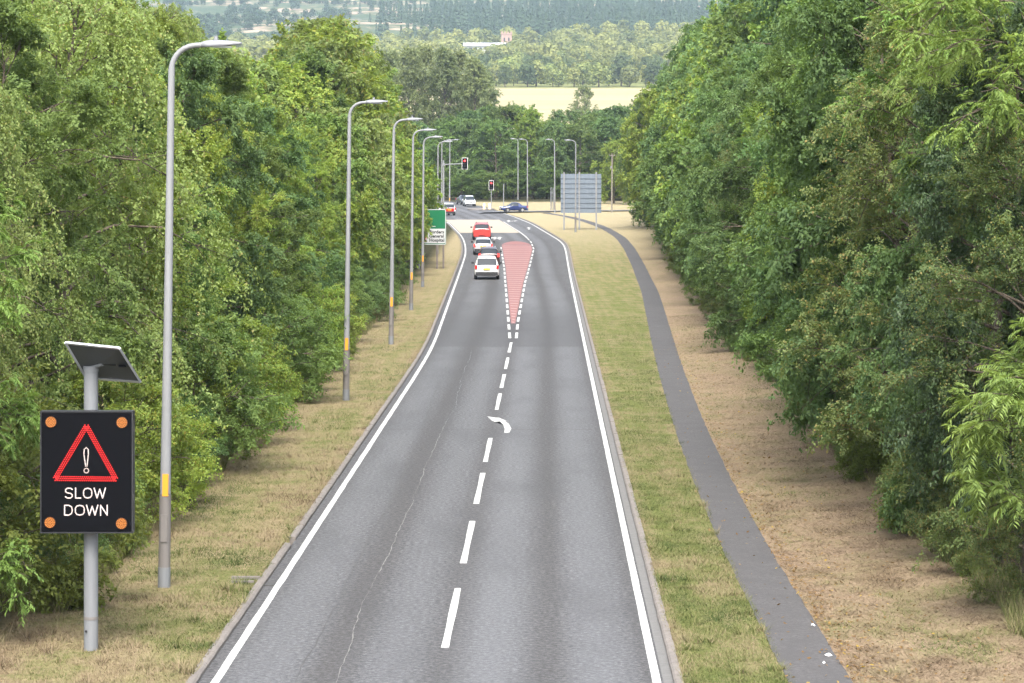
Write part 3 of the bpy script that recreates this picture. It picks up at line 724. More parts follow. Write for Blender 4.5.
# ------------------------------------------------------------------ back of the big sign
def sign_back():
    Y = 284.0; s = Y / F_PX; X = (581 - 512) * s; g = float(gz(X, Y))
    t = empty('road_sign', (X, Y, g), 0, 'large blue-grey back of a road sign on three posts beside the footpath', 'road sign')
    xp = lambda px: (px - 581) * s; zp = lambda py: HC - (py - YH) * s - g
    n = 8; hh = (213 - 173.8) / n * s
    for k in range(n): MB().box((xp(581), 0, zp(213) + hh * (k + .5)), (40.6 * s, 0.03, hh - 0.02)).build('plank', M['sign_back'], t)
    for k in range(n - 1): MB().box((xp(581), -0.03, zp(213) + hh * (k + 1)), (40.2 * s, 0.04, 0.07)).build('rail', M['sign_rail'], t)
    for px in (564, 579.3, 596.2):
        MB().box((xp(px), -0.13, (zp(172) - 0.5) / 2), (0.17, 0.15, zp(172) + 0.5)).build('post', M['galv'], t)
sign_back()

# ------------------------------------------------------------------ traffic signals
def signal_head(parent, x, z, y=-0.16):
    h = MB().box((x, y, z), (0.34, 0.2, 1.0)).build('signal_head', M['black'], parent)
    bd = MB().box((x, y + 0.12, z), (0.72, 0.02, 1.4)).build('backing_board', M['black'], parent)
    for sx in (-1, 1): MB().box((x + sx * 0.33, y + 0.105, z), (0.035, 0.012, 1.38)).build('white_border', M['signal_board'], bd)
    for sz in (-1, 1): MB().box((x, y + 0.105, z + sz * 0.66), (0.62, 0.012, 0.035)).build('white_border', M['signal_board'], bd)
    for k, m in enumerate(('signal_red', 'black_plastic', 'black_plastic')):
        MB().disc((x, y - 0.10, z + 0.31 - 0.31 * k), 0.115, (0, -1, 0), 16, 0.02).build('lens', M[m], h)
        mb = MB(); n = 8
        for i in range(n + 1):
            a = math.pi * i / n; mb.v += [(x + 0.13 * math.cos(a), y - 0.1, z + 0.31 - 0.31 * k + 0.13 * math.sin(a)), (x + 0.13 * math.cos(a), y - 0.25, z + 0.31 - 0.31 * k + 0.13 * math.sin(a))]
            if i: mb.f.append((2 * i - 2, 2 * i - 1, 2 * i + 1, 2 * i))
        mb.build('visor', M['black'], h)
Y = 305.0; X = (443.5 - 512) / F_PX * Y; g = float(gz(X, Y)); s = Y / F_PX
t = empty('signal_mast', (X, Y, g), 0, 'overhead red traffic signal on a mast arm over the road', 'traffic light')
zt = HC + (YH - 164.5) * s - g
MB().tube([(0, 0, -0.3), (0, 0, zt + 0.5)], [0.13, 0.10], 12).build('mast', M['galv'], t, True); MB().tube([(0, 0, zt), (21 * s, 0, zt + 0.1)], 0.06, 8).build('arm', M['galv'], t, True)
MB().box((0, -0.02, zt), (0.34, 0.3, 0.3)).build('clamp', M['galv'], t)
signal_head(t, 21.3 * s, zt + 0.12)
Y = 366.0; X = (491.3 - 512) / F_PX * Y; g = float(zr(Y)); s = Y / F_PX
t = empty('traffic_light', (X, Y, g), 0, 'red traffic signal on a slim pole beyond the yellow bollards', 'traffic light')
zt = HC - (186 - YH) * s - g
MB().tube([(0, 0, -0.3), (0, 0, zt + 0.9)], 0.057, 10).build('pole', M['galv'], t, True); signal_head(t, 0, zt + 0.1)
Y = 376.0; X = (503.6 - 512) / F_PX * Y; g = float(zr(Y))
t = empty('signal_post', (X, Y, g), 0, 'short grey post with a side-facing signal above the blue car', 'traffic light')
MB().tube([(0, 0, -0.3), (0, 0, 3.3)], 0.07, 10).build('pole', M['galv'], t, True); MB().box((0.32, 0, 3.0), (0.22, 0.34, 0.95)).build('signal_head', M['black'], t); MB().box((0.16, 0, 3.2), (0.3, 0.05, 0.05)).build('bracket', M['galv'], t)
Y = 362.0; X = (551 - 512) / F_PX * Y; g = float(zr(Y))
t = empty('guide_post', (X, Y, g), 0, 'short grey double post left of the big sign back', 'post')
MB().tube([(0, 0, -0.3), (0, 0, 3.2)], 0.075, 8).build('post', M['galv_grey'], t, True); MB().tube([(0.3, 0, -0.3), (0.3, 0, 3.1)], 0.06, 8).build('post', M['galv_grey'], t, True); MB().box((0.15, 0, 2.4), (0.3, 0.04, 0.08)).build('rail', M['galv'], t)
# wooden utility pole on the right
Y = 350.0; X = (611.8 - 512) / F_PX * Y; g = float(gz(X, Y))
t = empty('utility_pole', (X, Y, g), 0, 'pale wooden utility pole at the edge of the trees, behind the sign', 'pole')
M['pole_wood'] = bark_mat('pole_wood', (0.14, 0.125, 0.10), (0.22, 0.20, 0.17))
MB().tube([(0, 0, -0.4), (0.04, 0, 8.0)], [0.11, 0.08], 10).build('pole', M['pole_wood'], t, True); MB().box((0.06, -0.05, 7.7), (0.75, 0.08, 0.09)).build('crossarm', M['pole_wood'], t)
for k in (-0.3, 0.36): MB().tube([(k, -0.05, 7.74), (k, -0.05, 7.9)], 0.04, 6).build('insulator', M['galv_dark'], t)
MB().box((-0.12, -0.12, 6.1), (0.16, 0.14, 0.3)).build('junction_box', M['galv'], t)
# keep-left bollards
for px, py, m, lab in ((484.2, 205.5, 'bollard_yellow', 'pale bollard nearer the oncoming white car at the junction'), (489.6, 206.6, 'bollard_yellow', 'pale yellow bollard under the red traffic signal')):
    Y = 362.0; X = (px - 512) / F_PX * Y; g = float(zr(Y))
    t = empty('bollard', (X, Y, g), 0, lab, 'bollard', 'bollards on the junction island')
    MB().tube([(0, 0, -0.05), (0, 0, 0.1), (0, 0, 0.85), (0, 0, 0.95)], [0.2, 0.2, 0.17, 0.1], 10).build('body', M[m], t, True); MB().disc((0, -0.2, 0.65), 0.13, (0, -1, 0), 14, 0.03).build('roundel', M['bollard_white'], t)
    MB().box((0, 0, 0.02), (0.5, 0.5, 0.08)).build('foot', M['kerb'], t)
# junction island kerb
mb = MB(); isl = [(-4.4 + 1.9 * math.cos(a), 364 + 3.4 * math.sin(a)) for a in np.linspace(0, 2 * math.pi, 17)[:-1]]
mb.add([(x, y, float(zr(y)) - 0.1) for x, y in isl] + [(x, y, float(zr(y)) + 0.1) for x, y in isl], [tuple(range(16, 32))] + [(k, (k + 1) % 16, 16 + (k + 1) % 16, 16 + k) for k in range(16)])
tag(mb.build('traffic_island', M['kerb']), 'low kerbed traffic island under the bollards', 'traffic island', kind='structure')

# ------------------------------------------------------------------ cars
def make_car(label, paint, st, wheels, H, rear='tail_red', L=None, glass_y=None, roof_black=False, side_win=None, group='cars waiting in the queue'):
    """st: stations (y, z_bottom, z_belt, z_top, half width, half width at roof); y = 0 is the rear bumper, the front is +y"""
    st = np.array(st, float); ys = np.unique(np.concatenate([np.linspace(st[0, 0], st[-1, 0], 34), st[:, 0]]))
    I = [np.interp(ys, st[:, 0], st[:, k]) for k in range(1, 6)]
    t = empty('car', (0, 0, 0), 0, label, 'car', group)
    rings = []
    for i, y in enumerate(ys):
        zb, zl, ztp, w, wt = (a[i] for a in I); zm = zb + (zl - zb) * 0.55
        half = [(0, zb), (w * .86, zb), (w * .97, zb + .10), (w, zm), (w * .965, zl), (w * .965 * .5 + wt * .5, (zl + ztp) / 2), (wt, max(zl, ztp - 0.06)), (wt * .86, ztp), (wt * .45, ztp + .015), (0, ztp + .02)]
        rings.append([(x, y, z) for x, z in half] + [(-x, y, z) for x, z in half[-2:0:-1]])
    R = np.array(rings); n = R.shape[1]
    body, wins = MB(), {}
    body.v = [tuple(p) for r in rings for p in r]
    def cls(y, k):
        k = k if k < 9 else n - 1 - k
        if glass_y is None: return None
        r0, r1, f0, f1 = glass_y                                 # rear screen from r0 to r1, windscreen from f0 to f1
        if k in (6, 7, 8):
            if r0 <= y <= r1: return 'rear_window'
            if f0 <= y <= f1: return 'windscreen'
        if k in (4, 5) and side_win:
            for a, b in side_win:
                if a <= y <= b: return 'side_window_%s_%d' % ('x', side_win.index((a, b)))
        return None
    roof = MB()
    roof.v = body.v
    for i in range(len(ys) - 1):
        ym = (ys[i] + ys[i + 1]) / 2
        for k in range(n):
            f = (i * n + k, i * n + (k + 1) % n, (i + 1) * n + (k + 1) % n, (i + 1) * n + k)[::-1]
            c = cls(ym, k)
            if c:
                side = 'a' if k < 9 else 'b'
                key = c if not c.startswith('side') else c + side
                wins.setdefault(key, []).append(f)
            elif roof_black and (k if k < 9 else n - 1 - k) in (6, 7, 8) and glass_y[1] < ym < glass_y[2]: roof.f.append(f)
            else: body.f.append(f)
    body.f += [tuple(range(n)), tuple((len(ys) - 1) * n + k for k in range(n))[::-1]]
    bo = body.build('body', M[paint], t, True)
    if roof.f: roof.build('roof', M['black'], t, True)
    def sub(name, fs):
        idx = sorted({i for f in fs for i in f}); mp = {a: b for b, a in enumerate(idx)}
        MB().add([body.v[i] for i in idx], [tuple(mp[i] for i in f) for f in fs]).build(name, M['glass'], t, True)
    for key, fs in wins.items(): sub('side_window' if key.startswith('side') else key, fs)
    W = st[:, 4].max(); Lc = st[-1, 0]
    zb = st[:, 1].min()
    # bumpers, lights, plates
    MB().box((0, -0.02, zb + 0.17), (W * 1.78, 0.14, 0.26)).build('rear_bumper', M['black_plastic'] if paint in ('car_white', 'car_silver') else M[paint], t)
    MB().box((0, Lc + 0.0, zb + 0.15), (W * 1.7, 0.12, 0.22)).build('front_bumper', M['black_plastic'], t)
    zt = st[0, 2]
    for s in (-1, 1):
        MB().box((s * W * 0.86, -0.01, zt - 0.02), (W * 0.19, 0.09, 0.27)).build('tail_light', M[rear], t)
        MB().box((s * W * 0.7, Lc - 0.06, zb + 0.52), (W * 0.38, 0.16, 0.17)).build('headlight', M['head_glass'], t)
        mr = MB().box((s * (W + 0.11), glass_y[2] + 0.45 if glass_y else 2.5, st[:, 2].max() + 0.08), (0.2, 0.1, 0.14)).build('wing_mirror', M['black_plastic'], t)
    MB().box((0, -0.035, zb + 0.5), (0.5, 0.05, 0.115)).build('number_plate', M['plate_yellow'], t)
    MB().box((0, Lc + 0.05, zb + 0.24), (0.5, 0.04, 0.11)).build('number_plate', M['plate_white'], t)
    MB().box((0, Lc + 0.01, zb + 0.42), (W * 0.7, 0.06, 0.12)).build('grille', M['black'], t)
    for wy in wheels:
        for s in (-1, 1):
            c = s * (W - 0.10); r = 0.315
            mb = MB(); prof = [(-.10, .20), (-.10, .285), (-.075, .315), (.075, .315), (.11, .285), (.11, .20)]; nn = 20
            for a in range(nn):
                th = 2 * math.pi * a / nn
                mb.v += [(c + s * px, wy + pr * math.cos(th), r + pr * math.sin(th)) for px, pr in prof]
                for k in range(5): q = ((a + 1) % nn) * 6; mb.f.append((a * 6 + k, a * 6 + k + 1, q + k + 1, q + k))
            w = mb.build('wheel', M['rubber'], t, True)
            MB().disc((c + s * 0.06, wy, r), 0.215, (s, 0, 0), 16, 0.045).build('rim', M['rim'], w)
            # arch
            ma = MB(); nn = 12
            for a in range(nn + 1):
                th = math.pi * a / nn; ma.v += [(s * (W - 0.06), wy + q * math.cos(th), r - .03 + q * math.sin(th)) for q in (0.33, 0.41)] + [(s * (W + 0.012), wy + q * math.cos(th), r - .03 + q * math.sin(th)) for q in (0.33, 0.41)]
                if a: b = 4 * a; ma.f += [(b - 4 + 2, b - 4 + 3, b + 3, b + 2), (b - 4 + 1, b + 1, b + 3, b - 4 + 3), (b - 4, b - 4 + 2, b + 2, b)]
            ma.build('wheel_arch', M['black_plastic'], t)
    return t
MPV = [(0, .36, .92, .96, .80, .72), (.06, .28, .98, 1.02, .86, .70), (.22, .26, 1.0, 1.50, .88, .66), (.5, .26, 1.0, 1.60, .885, .64), (2.2, .26, .97, 1.63, .885, .64), (2.9, .26, .95, 1.52, .885, .63), (3.55, .26, .93, .99, .88, .70), (4.1, .28, .82, .86, .84, .70), (4.3, .34, .70, .72, .74, .6)]
HATCH = [(0, .36, .86, .90, .76, .70), (.06, .27, .92, .97, .84, .68), (.4, .25, .95, 1.36, .86, .62), (.75, .25, .95, 1.44, .865, .60), (1.9, .25, .92, 1.46, .865, .60), (2.5, .25, .90, 1.36, .865, .60), (3.1, .25, .88, .93, .86, .68), (3.75, .27, .76, .80, .82, .68), (3.95, .33, .65, .67, .72, .6)]
SUV = [(0, .42, 1.0, 1.05, .80, .74), (.06, .34, 1.08, 1.14, .88, .72), (.17, .32, 1.1, 1.58, .90, .67), (.6, .32, 1.1, 1.68, .905, .65), (2.3, .32, 1.06, 1.70, .905, .65), (2.9, .32, 1.04, 1.58, .905, .64), (3.5, .32, 1.02, 1.08, .90, .72), (4.25, .34, .92, .96, .86, .72), (4.45, .4, .8, .82, .76, .62)]
SALOON = [(0, .36, .80, .84, .74, .68), (.06, .26, .88, .92, .84, .68), (.7, .24, .92, .95, .87, .66), (1.35, .24, .92, 1.34, .875, .58), (1.8, .24, .90, 1.40, .875, .57), (2.4, .24, .88, 1.38, .875, .57), (3.2, .24, .84, .90, .87, .66), (4.05, .26, .72, .76, .84, .68), (4.3, .32, .6, .62, .72, .6)]
# the estate nearest to us stands low in the picture: its base sits at Y = 182 on the road
def place(o, px, Y, rz=0.0):
    X = (px - 512) / F_PX * Y; z = float(zr(Y)); o.location = (X, Y, z); slope = (float(zr(Y + 4)) - z) / 4
    o.rotation_euler = (math.atan(slope) * math.cos(rz), 0, rz); return o
c = make_car('white people carrier at the back of the queue, yellow number plate', 'car_white', MPV, (.72, 3.4), 1.63, glass_y=(.04, .24, 2.85, 3.6), side_win=[(.45, 1.2), (1.28, 2.15), (2.22, 3.2)]); place(c, 486.8, 182.5, 0.015)
c = make_car('dark red hatchback directly in front of the white people carrier', 'car_darkred', HATCH, (.66, 3.1), 1.46, rear='brake_red', glass_y=(.04, .42, 2.45, 3.15), side_win=[(.8, 1.6), (1.68, 2.7)], roof_black=False); place(c, 489.0, 206, 0.015)
MB().tube([(.5, .8, 1.49), (.5, 1.9, 1.5)], .025, 6).build('roof_rail', M['alu'], c); MB().tube([(-.5, .8, 1.49), (-.5, 1.9, 1.5)], .025, 6).build('roof_rail', M['alu'], c)
c = make_car('silver hatchback with brake lights on, third car from the back', 'car_silver', HATCH, (.66, 3.1), 1.46, rear='brake_red', glass_y=(.04, .42, 2.45, 3.15), side_win=[(.8, 1.6), (1.68, 2.7)]); place(c, 483.2, 226, 0.02)
c = make_car('bright red off-roader at the front of the queue', 'car_red', SUV, (.72, 3.5), 1.7, rear='brake_red', glass_y=(.04, .2, 2.85, 3.55), side_win=[(.55, 1.3), (1.38, 2.2), (2.28, 3.1)]); place(c, 482.0, 257, 0.03)
for s in (-1, 1): MB().tube([(s * .55, .5, 1.74), (s * .55, 2.3, 1.75)], .03, 6).build('roof_rail', M['black_plastic'], c)
MB().box((0, -0.12, 0.82), (.62, .2, .6)).build('spare_wheel_cover', M['car_red'], c)
c = make_car('white vehicle with a red rear panel past the hospital sign, half hidden by foliage', 'car_white', MPV, (.72, 3.4), 1.63, rear='tail_red', glass_y=(.04, .24, 2.85, 3.6), side_win=[(.45, 1.2), (1.28, 2.15), (2.22, 3.2)], group='cars at the junction'); place(c, 449.5, 338, 0.28); MB().box((0, -0.03, 0.78), (1.2, 0.05, 0.42)).build('rear_panel', M['tail_red'], c)
c = make_car('white van-like people carrier facing the camera beyond the junction', 'car_white', [(a, b, c_ * 1.08, d * 1.12, e * 1.06, f * 1.05) for a, b, c_, d, e, f in MPV], (.72, 3.4), 1.8, glass_y=(.04, .24, 2.85, 3.6), side_win=[(.45, 1.2), (1.28, 2.15), (2.22, 3.2)], group='cars at the junction'); place(c, 468.0, 381, math.pi + 0.12); c.scale = (.86, .86, .86)
c = make_car('dark saloon car behind the oncoming white people carrier', 'car_dark', SALOON, (.8, 3.3), 1.4, glass_y=(.7, 1.36, 2.4, 3.25), side_win=[(1.4, 1.9), (1.95, 2.75)], group='cars at the junction'); place(c, 461, 392, math.pi + 0.25)
c = make_car('dark blue saloon car side-on, turning out of the side road', 'car_blue', SALOON, (.8, 3.3), 1.4, glass_y=(.7, 1.36, 2.4, 3.25), side_win=[(1.4, 1.9), (1.95, 2.75)], group='cars at the junction'); place(c, 526.0, 351.5, math.pi / 2 + 0.35)
c.scale = (0.95, 0.82, 0.95); c.rotation_euler = (0, 0, math.pi / 2 + 0.2); c.location.z += 0.04

# ------------------------------------------------------------------ trees
def unit(a): return a / np.maximum(np.linalg.norm(a, axis=-1, keepdims=True), 1e-9)
def envelope(h, shape):
    h = np.clip(h, 0, 1)
    if shape == 'wall': return np.clip(np.sin(np.pi * np.clip(h * 0.80 + 0.20, 0, 1)), 0, 1) ** 0.55        # full nearly to the ground
    if shape == 'round': return np.clip(np.sin(np.pi * np.clip(h * 0.92 + 0.04, 0, 1)), 0, 1) ** 0.6
    if shape == 'egg': return np.clip(np.sin(np.pi * np.clip(h, 0, 1) ** 0.75), 0, 1) ** 0.7
    return np.clip(1 - h, 0, 1) ** 0.8 * 0.95 + 0.05

def leaves_on_twigs(r, P, D, T, n_leaf, L, W, droop, comp, tangle):
    """P starts, D directions, T lengths of twigs -> leaf quads"""
    m = len(P); N = m * n_leaf
    P = np.repeat(P, n_leaf, 0); Dn = np.repeat(unit(D), n_leaf, 0); T = np.repeat(T, n_leaf)
    if comp:
        k = np.tile(np.arange(n_leaf), m); s = 0.12 + 0.88 * (k // 2 * 2 + 1) / n_leaf; sgn = np.where(k % 2 == 0, 1.0, -1.0)
    else:
        s = r.uniform(0.0, 1.0, N) ** 0.75; sgn = r.choice([-1.0, 1.0], N)
    pos = P + Dn * (s * T)[:, None]; pos[:, 2] -= droop * s ** 2 * T
    dcur = Dn.copy(); dcur[:, 2] -= 2 * droop * s; dcur = unit(dcur)
    up = np.array([0, 0, 1.0]) + r.normal(0, 0.22 if comp else 0.45, (m, 3)).repeat(n_leaf, 0)
    side = unit(np.cross(dcur, up))
    ld = unit(dcur * 0.55 + side * sgn[:, None] * 0.8 + r.normal(0, 0.16 if comp else 0.42, (N, 3)) + np.array([0, 0, -0.18 - 0.25 * droop]))
    nr = unit(np.cross(ld, side * sgn[:, None]) * 0.2 + up * 0.8 + r.normal(0, 0.30 if not comp else 0.2, (N, 3)))
    lw = unit(np.cross(nr, ld)); nr = np.cross(ld, lw)
    pos = pos + (r.normal(0, tangle, (N, 3)) if tangle else 0)
    sc = r.uniform(0.7, 1.2, N)[:, None]
    a = pos; tip = pos + ld * L * sc - np.array([0, 0, 0.12]) * L * sc
    mid = pos + ld * (L * 0.45) * sc + nr * (0.10 * W) * sc
    b = mid + lw * (W / 2) * sc; c = mid - lw * (W / 2) * sc
    V = np.stack([a, b, tip, c], 1).reshape(-1, 3)
    return V, r.uniform(0, 1, N)

def tree_meshes(name, seed, H, R, base, nl, ns, nt, n_leaf, L, W, shape='wall', droop=0.25, twig=0.8, comp=False, tangle=0.05, up=0.45, bark='bark', trunk_r=None, stems=1, sub_len=0.42):
    r = np.random.default_rng(seed)
    wood = MB(); tr = trunk_r or H * 0.014 + 0.03
    k = np.arange(nl); zk = base + (H * 0.93 - base) * ((k + 0.5) / nl) ** 0.92
    zk = zk + r.normal(0, 0.03 * H, nl); zk = np.clip(zk, base * 0.8, H * 0.97)
    az = k * 2.39996 + r.normal(0, 0.35, nl)
    wob = lambda z: np.stack([0.018 * H * np.sin(z * 0.6 + seed), 0.018 * H * np.cos(z * 0.5 + 2 * seed)], -1) * np.clip(np.asarray(z) / H, 0, 1)[..., None]
    zs = np.linspace(-0.3, H * 0.96, 9)
    wood.tube([(*wob(np.array(max(z, 0))), z) for z in zs], [max(tr * (1 - max(z, 0) / H) ** 0.8, 0.015) * (1.25 if z < 0.3 else 1) for z in zs], 9)
    P0 = np.concatenate([wob(zk), zk[:, None]], 1)
    hfrac = zk / H
    lng = R * envelope(hfrac, shape) * r.uniform(0.72, 1.12, nl) + 0.25
    el = np.where(hfrac > 0.75, 0.6 + (hfrac - 0.75) * 3.0, up) + r.normal(0, 0.16, nl)
    d = np.stack([np.cos(az) * np.cos(el), np.sin(az) * np.cos(el), np.sin(el)], 1)
    P2 = P0 + d * lng[:, None]; P2[:, 2] -= droop * 0.5 * lng
    P2[:, 2] = np.maximum(P2[:, 2], 0.35)
    P1 = P0 + d * (lng * 0.55)[:, None] + np.array([0, 0, 0.08]) * lng[:, None]
    bez = lambda t, i: (1 - t)[:, None] ** 2 * P0[i] + (2 * t * (1 - t))[:, None] * P1[i] + (t ** 2)[:, None] * P2[i]
    for i in range(nl):
        rr = max(tr * 0.42 * (1 - zk[i] / H) ** 0.6, 0.012)
        wood.tube([bez(np.array([t]), np.array([i]))[0] for t in (0, 0.35, 0.7, 1)], [rr, rr * 0.7, rr * 0.4, 0.006], 5, False)
    i = np.repeat(np.arange(nl), ns); t = r.uniform(0.22, 1.0, nl * ns) ** 0.7
    S0 = bez(t, i); tang = unit(P2[i] - P0[i])
    sd = unit(tang * 0.75 + r.normal(0, 0.55, (len(i), 3)) + np.array([0, 0, 0.12]))
    sl = (R * sub_len * (1.15 - 0.55 * t) * envelope(zk[i] / H, shape) ** 0.5 + 0.15) * r.uniform(0.6, 1.2, len(i))
    S1 = S0 + sd * sl[:, None]; S1[:, 2] = np.maximum(S1[:, 2] - droop * 0.3 * sl, 0.2)
    for q in range(0, len(i)): wood.tube([S0[q], (S0[q] + S1[q]) / 2 + np.array([0, 0, 0.03]), S1[q]], [0.014, 0.01, 0.004], 3, False)
    j = np.repeat(np.arange(len(i)), nt); u = r.uniform(0.15, 1.0, len(j)) ** 0.8
    T0 = S0[j] + (S1[j] - S0[j]) * u[:, None]
    td = unit(sd[j] * 0.7 + r.normal(0, 0.6, (len(j), 3)) + np.array([0, 0, 0.1 - 0.5 * droop]))
    tl = twig * r.uniform(0.55, 1.25, len(j))
    V, tint = leaves_on_twigs(r, T0, td, tl, n_leaf, L, W, droop, comp, tangle)
    V[:, 2] = np.maximum(V[:, 2], 0.03)
    H = float(np.percentile(V[:, 2], 99.95))
    n = len(tint); Fq = np.arange(n * 4).reshape(n, 4)
    crown = big_mesh(name + '_crown', V, Fq, M['leaf_maple'], {'tint': ('FACE', tint)})
    wm = bpy.data.meshes.new(name + '_trunk'); wm.from_pydata(wood.v, [], wood.f); wm.polygons.foreach_set('use_smooth', [True] * len(wm.polygons)); wm.materials.append(M[bark])
    return crown, wm, H

K = {}
K['broad'] = tree_meshes('broad', 1, 12, 3.3, 0.7, 36, 7, 8, 62, 0.090, 0.055, 'wall', 0.25, 0.55, sub_len=0.46)
K['broad2'] = tree_meshes('broad2', 2, 12, 3.2, 0.7, 30, 7, 8, 46, 0.12, 0.066, 'wall', 0.42, 0.6, up=0.32, sub_len=0.48)
K['birch'] = tree_meshes('birch', 3, 12, 2.9, 0.9, 44, 7, 5, 56, 0.075, 0.050, 'egg', 0.95, 1.15, up=0.5, tangle=0.03)
K['ash'] = tree_meshes('ash', 4, 12, 3.2, 1.0, 36, 8, 13, 18, 0.125, 0.046, 'wall', 0.35, 0.42, True, 0.0, up=0.5)
K['high_ash'] = tree_meshes('high_ash', 24, 15, 4.4, 8.2, 30, 8, 13, 22, 0.100, 0.038, 'wall', 0.4, 0.45, True, 0.0, up=0.3)
K['hawthorn'] = tree_meshes('hawthorn', 5, 12, 3.3, 0.6, 42, 7, 6, 56, 0.072, 0.05, 'wall', 0.30, 0.7)
K['shrub'] = tree_meshes('shrub', 6, 3.0, 1.7, 0.15, 26, 5, 5, 40, 0.085, 0.05, 'wall', 0.3, 0.5, trunk_r=0.05, sub_len=0.5)
K['willow'] = tree_meshes('willow', 7, 5.2, 1.9, 1.0, 24, 6, 7, 22, 0.17, 0.032, 'egg', 0.35, 0.5, True, 0.0, trunk_r=0.06, up=0.6)
K['bramble'] = tree_meshes('bramble', 8, 1.3, 1.3, 0.05, 20, 5, 4, 26, 0.10, 0.06, 'round', 0.6, 0.5, trunk_r=0.025, sub_len=0.5, up=0.7)
K['mid'] = tree_meshes('mid', 9, 12, 3.6, 0.8, 34, 6, 5, 26, 0.22, 0.14, 'wall', 0.25, 0.9)
K['mid2'] = tree_meshes('mid2', 10, 12, 3.2, 0.8, 32, 6, 5, 26, 0.22, 0.13, 'egg', 0.45, 1.0, up=0.6)
K['poplar'] = tree_meshes('poplar', 11, 27, 5.2, 2.0, 60, 7, 5, 22, 0.30, 0.19, 'egg', 0.25, 1.4, up=0.95)
def far_meshes(name, seed, H, R, n, L, lobes=9, cone=False):
    """crown of leaf clumps lying on the skin of several lobes, for trees a kilometre away"""
    r = np.random.default_rng(seed)
    if cone:
        h = r.uniform(0, 1, n) ** 1.5; a = r.uniform(0, 6.28, n); rad = R * (1 - h) * r.uniform(0.7, 1.05, n) * (0.8 + 0.25 * np.sin(h * 40))
        P = np.stack([rad * np.cos(a), rad * np.sin(a), H * (0.05 + 0.95 * h)], 1); N = np.stack([np.cos(a), np.sin(a), np.full(n, 0.55)], 1)
    else:
        az = np.arange(lobes) * 2.4; lz = np.linspace(0.24, 0.78, lobes) * H; lr = R * 0.52 * (1.1 - np.abs(np.linspace(-.7, .75, lobes)) * 0.5) * r.uniform(0.8, 1.15, lobes)
        off = R * 0.5 * np.sin(np.pi * np.linspace(0.25, 0.97, lobes)) ** 0.6
        cen = np.stack([off * np.cos(az), off * np.sin(az), lz], 1); w = r.integers(0, lobes, n)
        N = unit(r.normal(0, 1, (n, 3))); P = cen[w] + N * (lr[w] * r.uniform(0.78, 1.06, n))[:, None] * np.array([1, 1, 0.95]); P[:, 2] = np.maximum(P[:, 2], 0.2)
    N = unit(N + r.normal(0, 0.16, (n, 3))); A = unit(np.cross(N, r.normal(0, 1, (n, 3)))); B = np.cross(N, A)
    sz = (L * r.uniform(0.6, 1.2, n))[:, None]
    V = np.stack([P - A * sz, P - B * sz * .7, P + A * sz, P + B * sz * .7], 1).reshape(-1, 3); V[:, 2] = np.maximum(V[:, 2], 0.1)
    crown = big_mesh(name + '_crown', V, np.arange(n * 4).reshape(n, 4), M['leaf_far'], {'tint': ('FACE', r.uniform(0, 1, n))})
    wm = bpy.data.meshes.new(name + '_trunk'); mb = MB().tube([(0, 0, -.5), (0.1, 0, H * .4), (0, 0, H * .7)], [.3, .22, .1], 6); wm.from_pydata(mb.v, [], mb.f); wm.materials.append(M['bark'])
    return crown, wm, H
K['far'] = far_meshes('far', 12, 11, 5.0, 620, 0.62)
K['far2'] = far_meshes('far2', 13, 13, 4.6, 620, 0.62, 12)
K['far_conifer'] = far_meshes('far_conifer', 14, 18, 3.4, 420, 0.75, cone=True)

def plant(kind, name, X, Y, H, wide, leaf, label, cat='tree', group=None, z=None, rz=None, lean=0.0, crown_name='crown', trunk_name='trunk', trunk_mat=None):
    cm, wm, h0 = K[kind]
    s = H / h0; w = wide * s
    gzv = float(gz(X, Y)) if z is None else z
    t = empty(name, (X, Y, gzv - 0.02), random.uniform(0, 6.28) if rz is None else rz, label, cat, group)
    t.scale = (w, w, s); t.rotation_euler[0] = lean + random.uniform(-.02, .02); t.rotation_euler[1] = random.uniform(-.02, .02)
    c = link(bpy.data.objects.new(crown_name, cm), t); c.material_slots[0].link = 'OBJECT'; c.material_slots[0].material = M[leaf]
    link(bpy.data.objects.new(trunk_name, wm), t)
    return t

# ---- left belt, front row
SP = {'maple': ('broad', 'field_maple', 'leaf_maple', 'yellow-green broadleaf tree'), 'cherry': ('broad2', 'cherry_tree', 'leaf_cherry', 'dark green cherry tree'), 'birch': ('birch', 'birch_tree', 'leaf_birch', 'weeping fine-leaved birch'),
      'ash': ('ash', 'ash_tree', 'leaf_ash', 'bright green feathery ash tree'), 'hawthorn': ('hawthorn', 'hawthorn_tree', 'leaf_hawthorn', 'olive hawthorn with yellowing leaves'), 'oak': ('broad', 'oak_tree', 'leaf_oak', 'dense deep green oak tree'),
      'mid_maple': ('mid', 'field_maple', 'leaf_maple', 'yellow-green broadleaf tree'), 'mid_oak': ('mid', 'oak_tree', 'leaf_oak', 'dense deep green oak tree'), 'mid_cherry': ('mid2', 'cherry_tree', 'leaf_cherry', 'dark green cherry tree'), 'mid_ash': ('mid2', 'ash_tree', 'leaf_ash', 'bright green ash tree'), 'mid_birch': ('mid2', 'birch_tree', 'leaf_birch', 'fine-leaved birch')}
def put(sp, X, Y, H, wide, place, **kw):
    kd, nm, lf, desc = SP[sp]
    return plant(kd, nm, X, Y, H, wide, lf, desc + ' ' + place, **kw)
seqL = ['ash', 'birch', 'birch', 'oak', 'birch', 'maple', 'oak', 'maple', 'cherry', 'maple', 'oak', 'maple', 'cherry', 'maple', 'maple', 'cherry', 'maple', 'oak', 'maple']
y = 41.0; i = 0
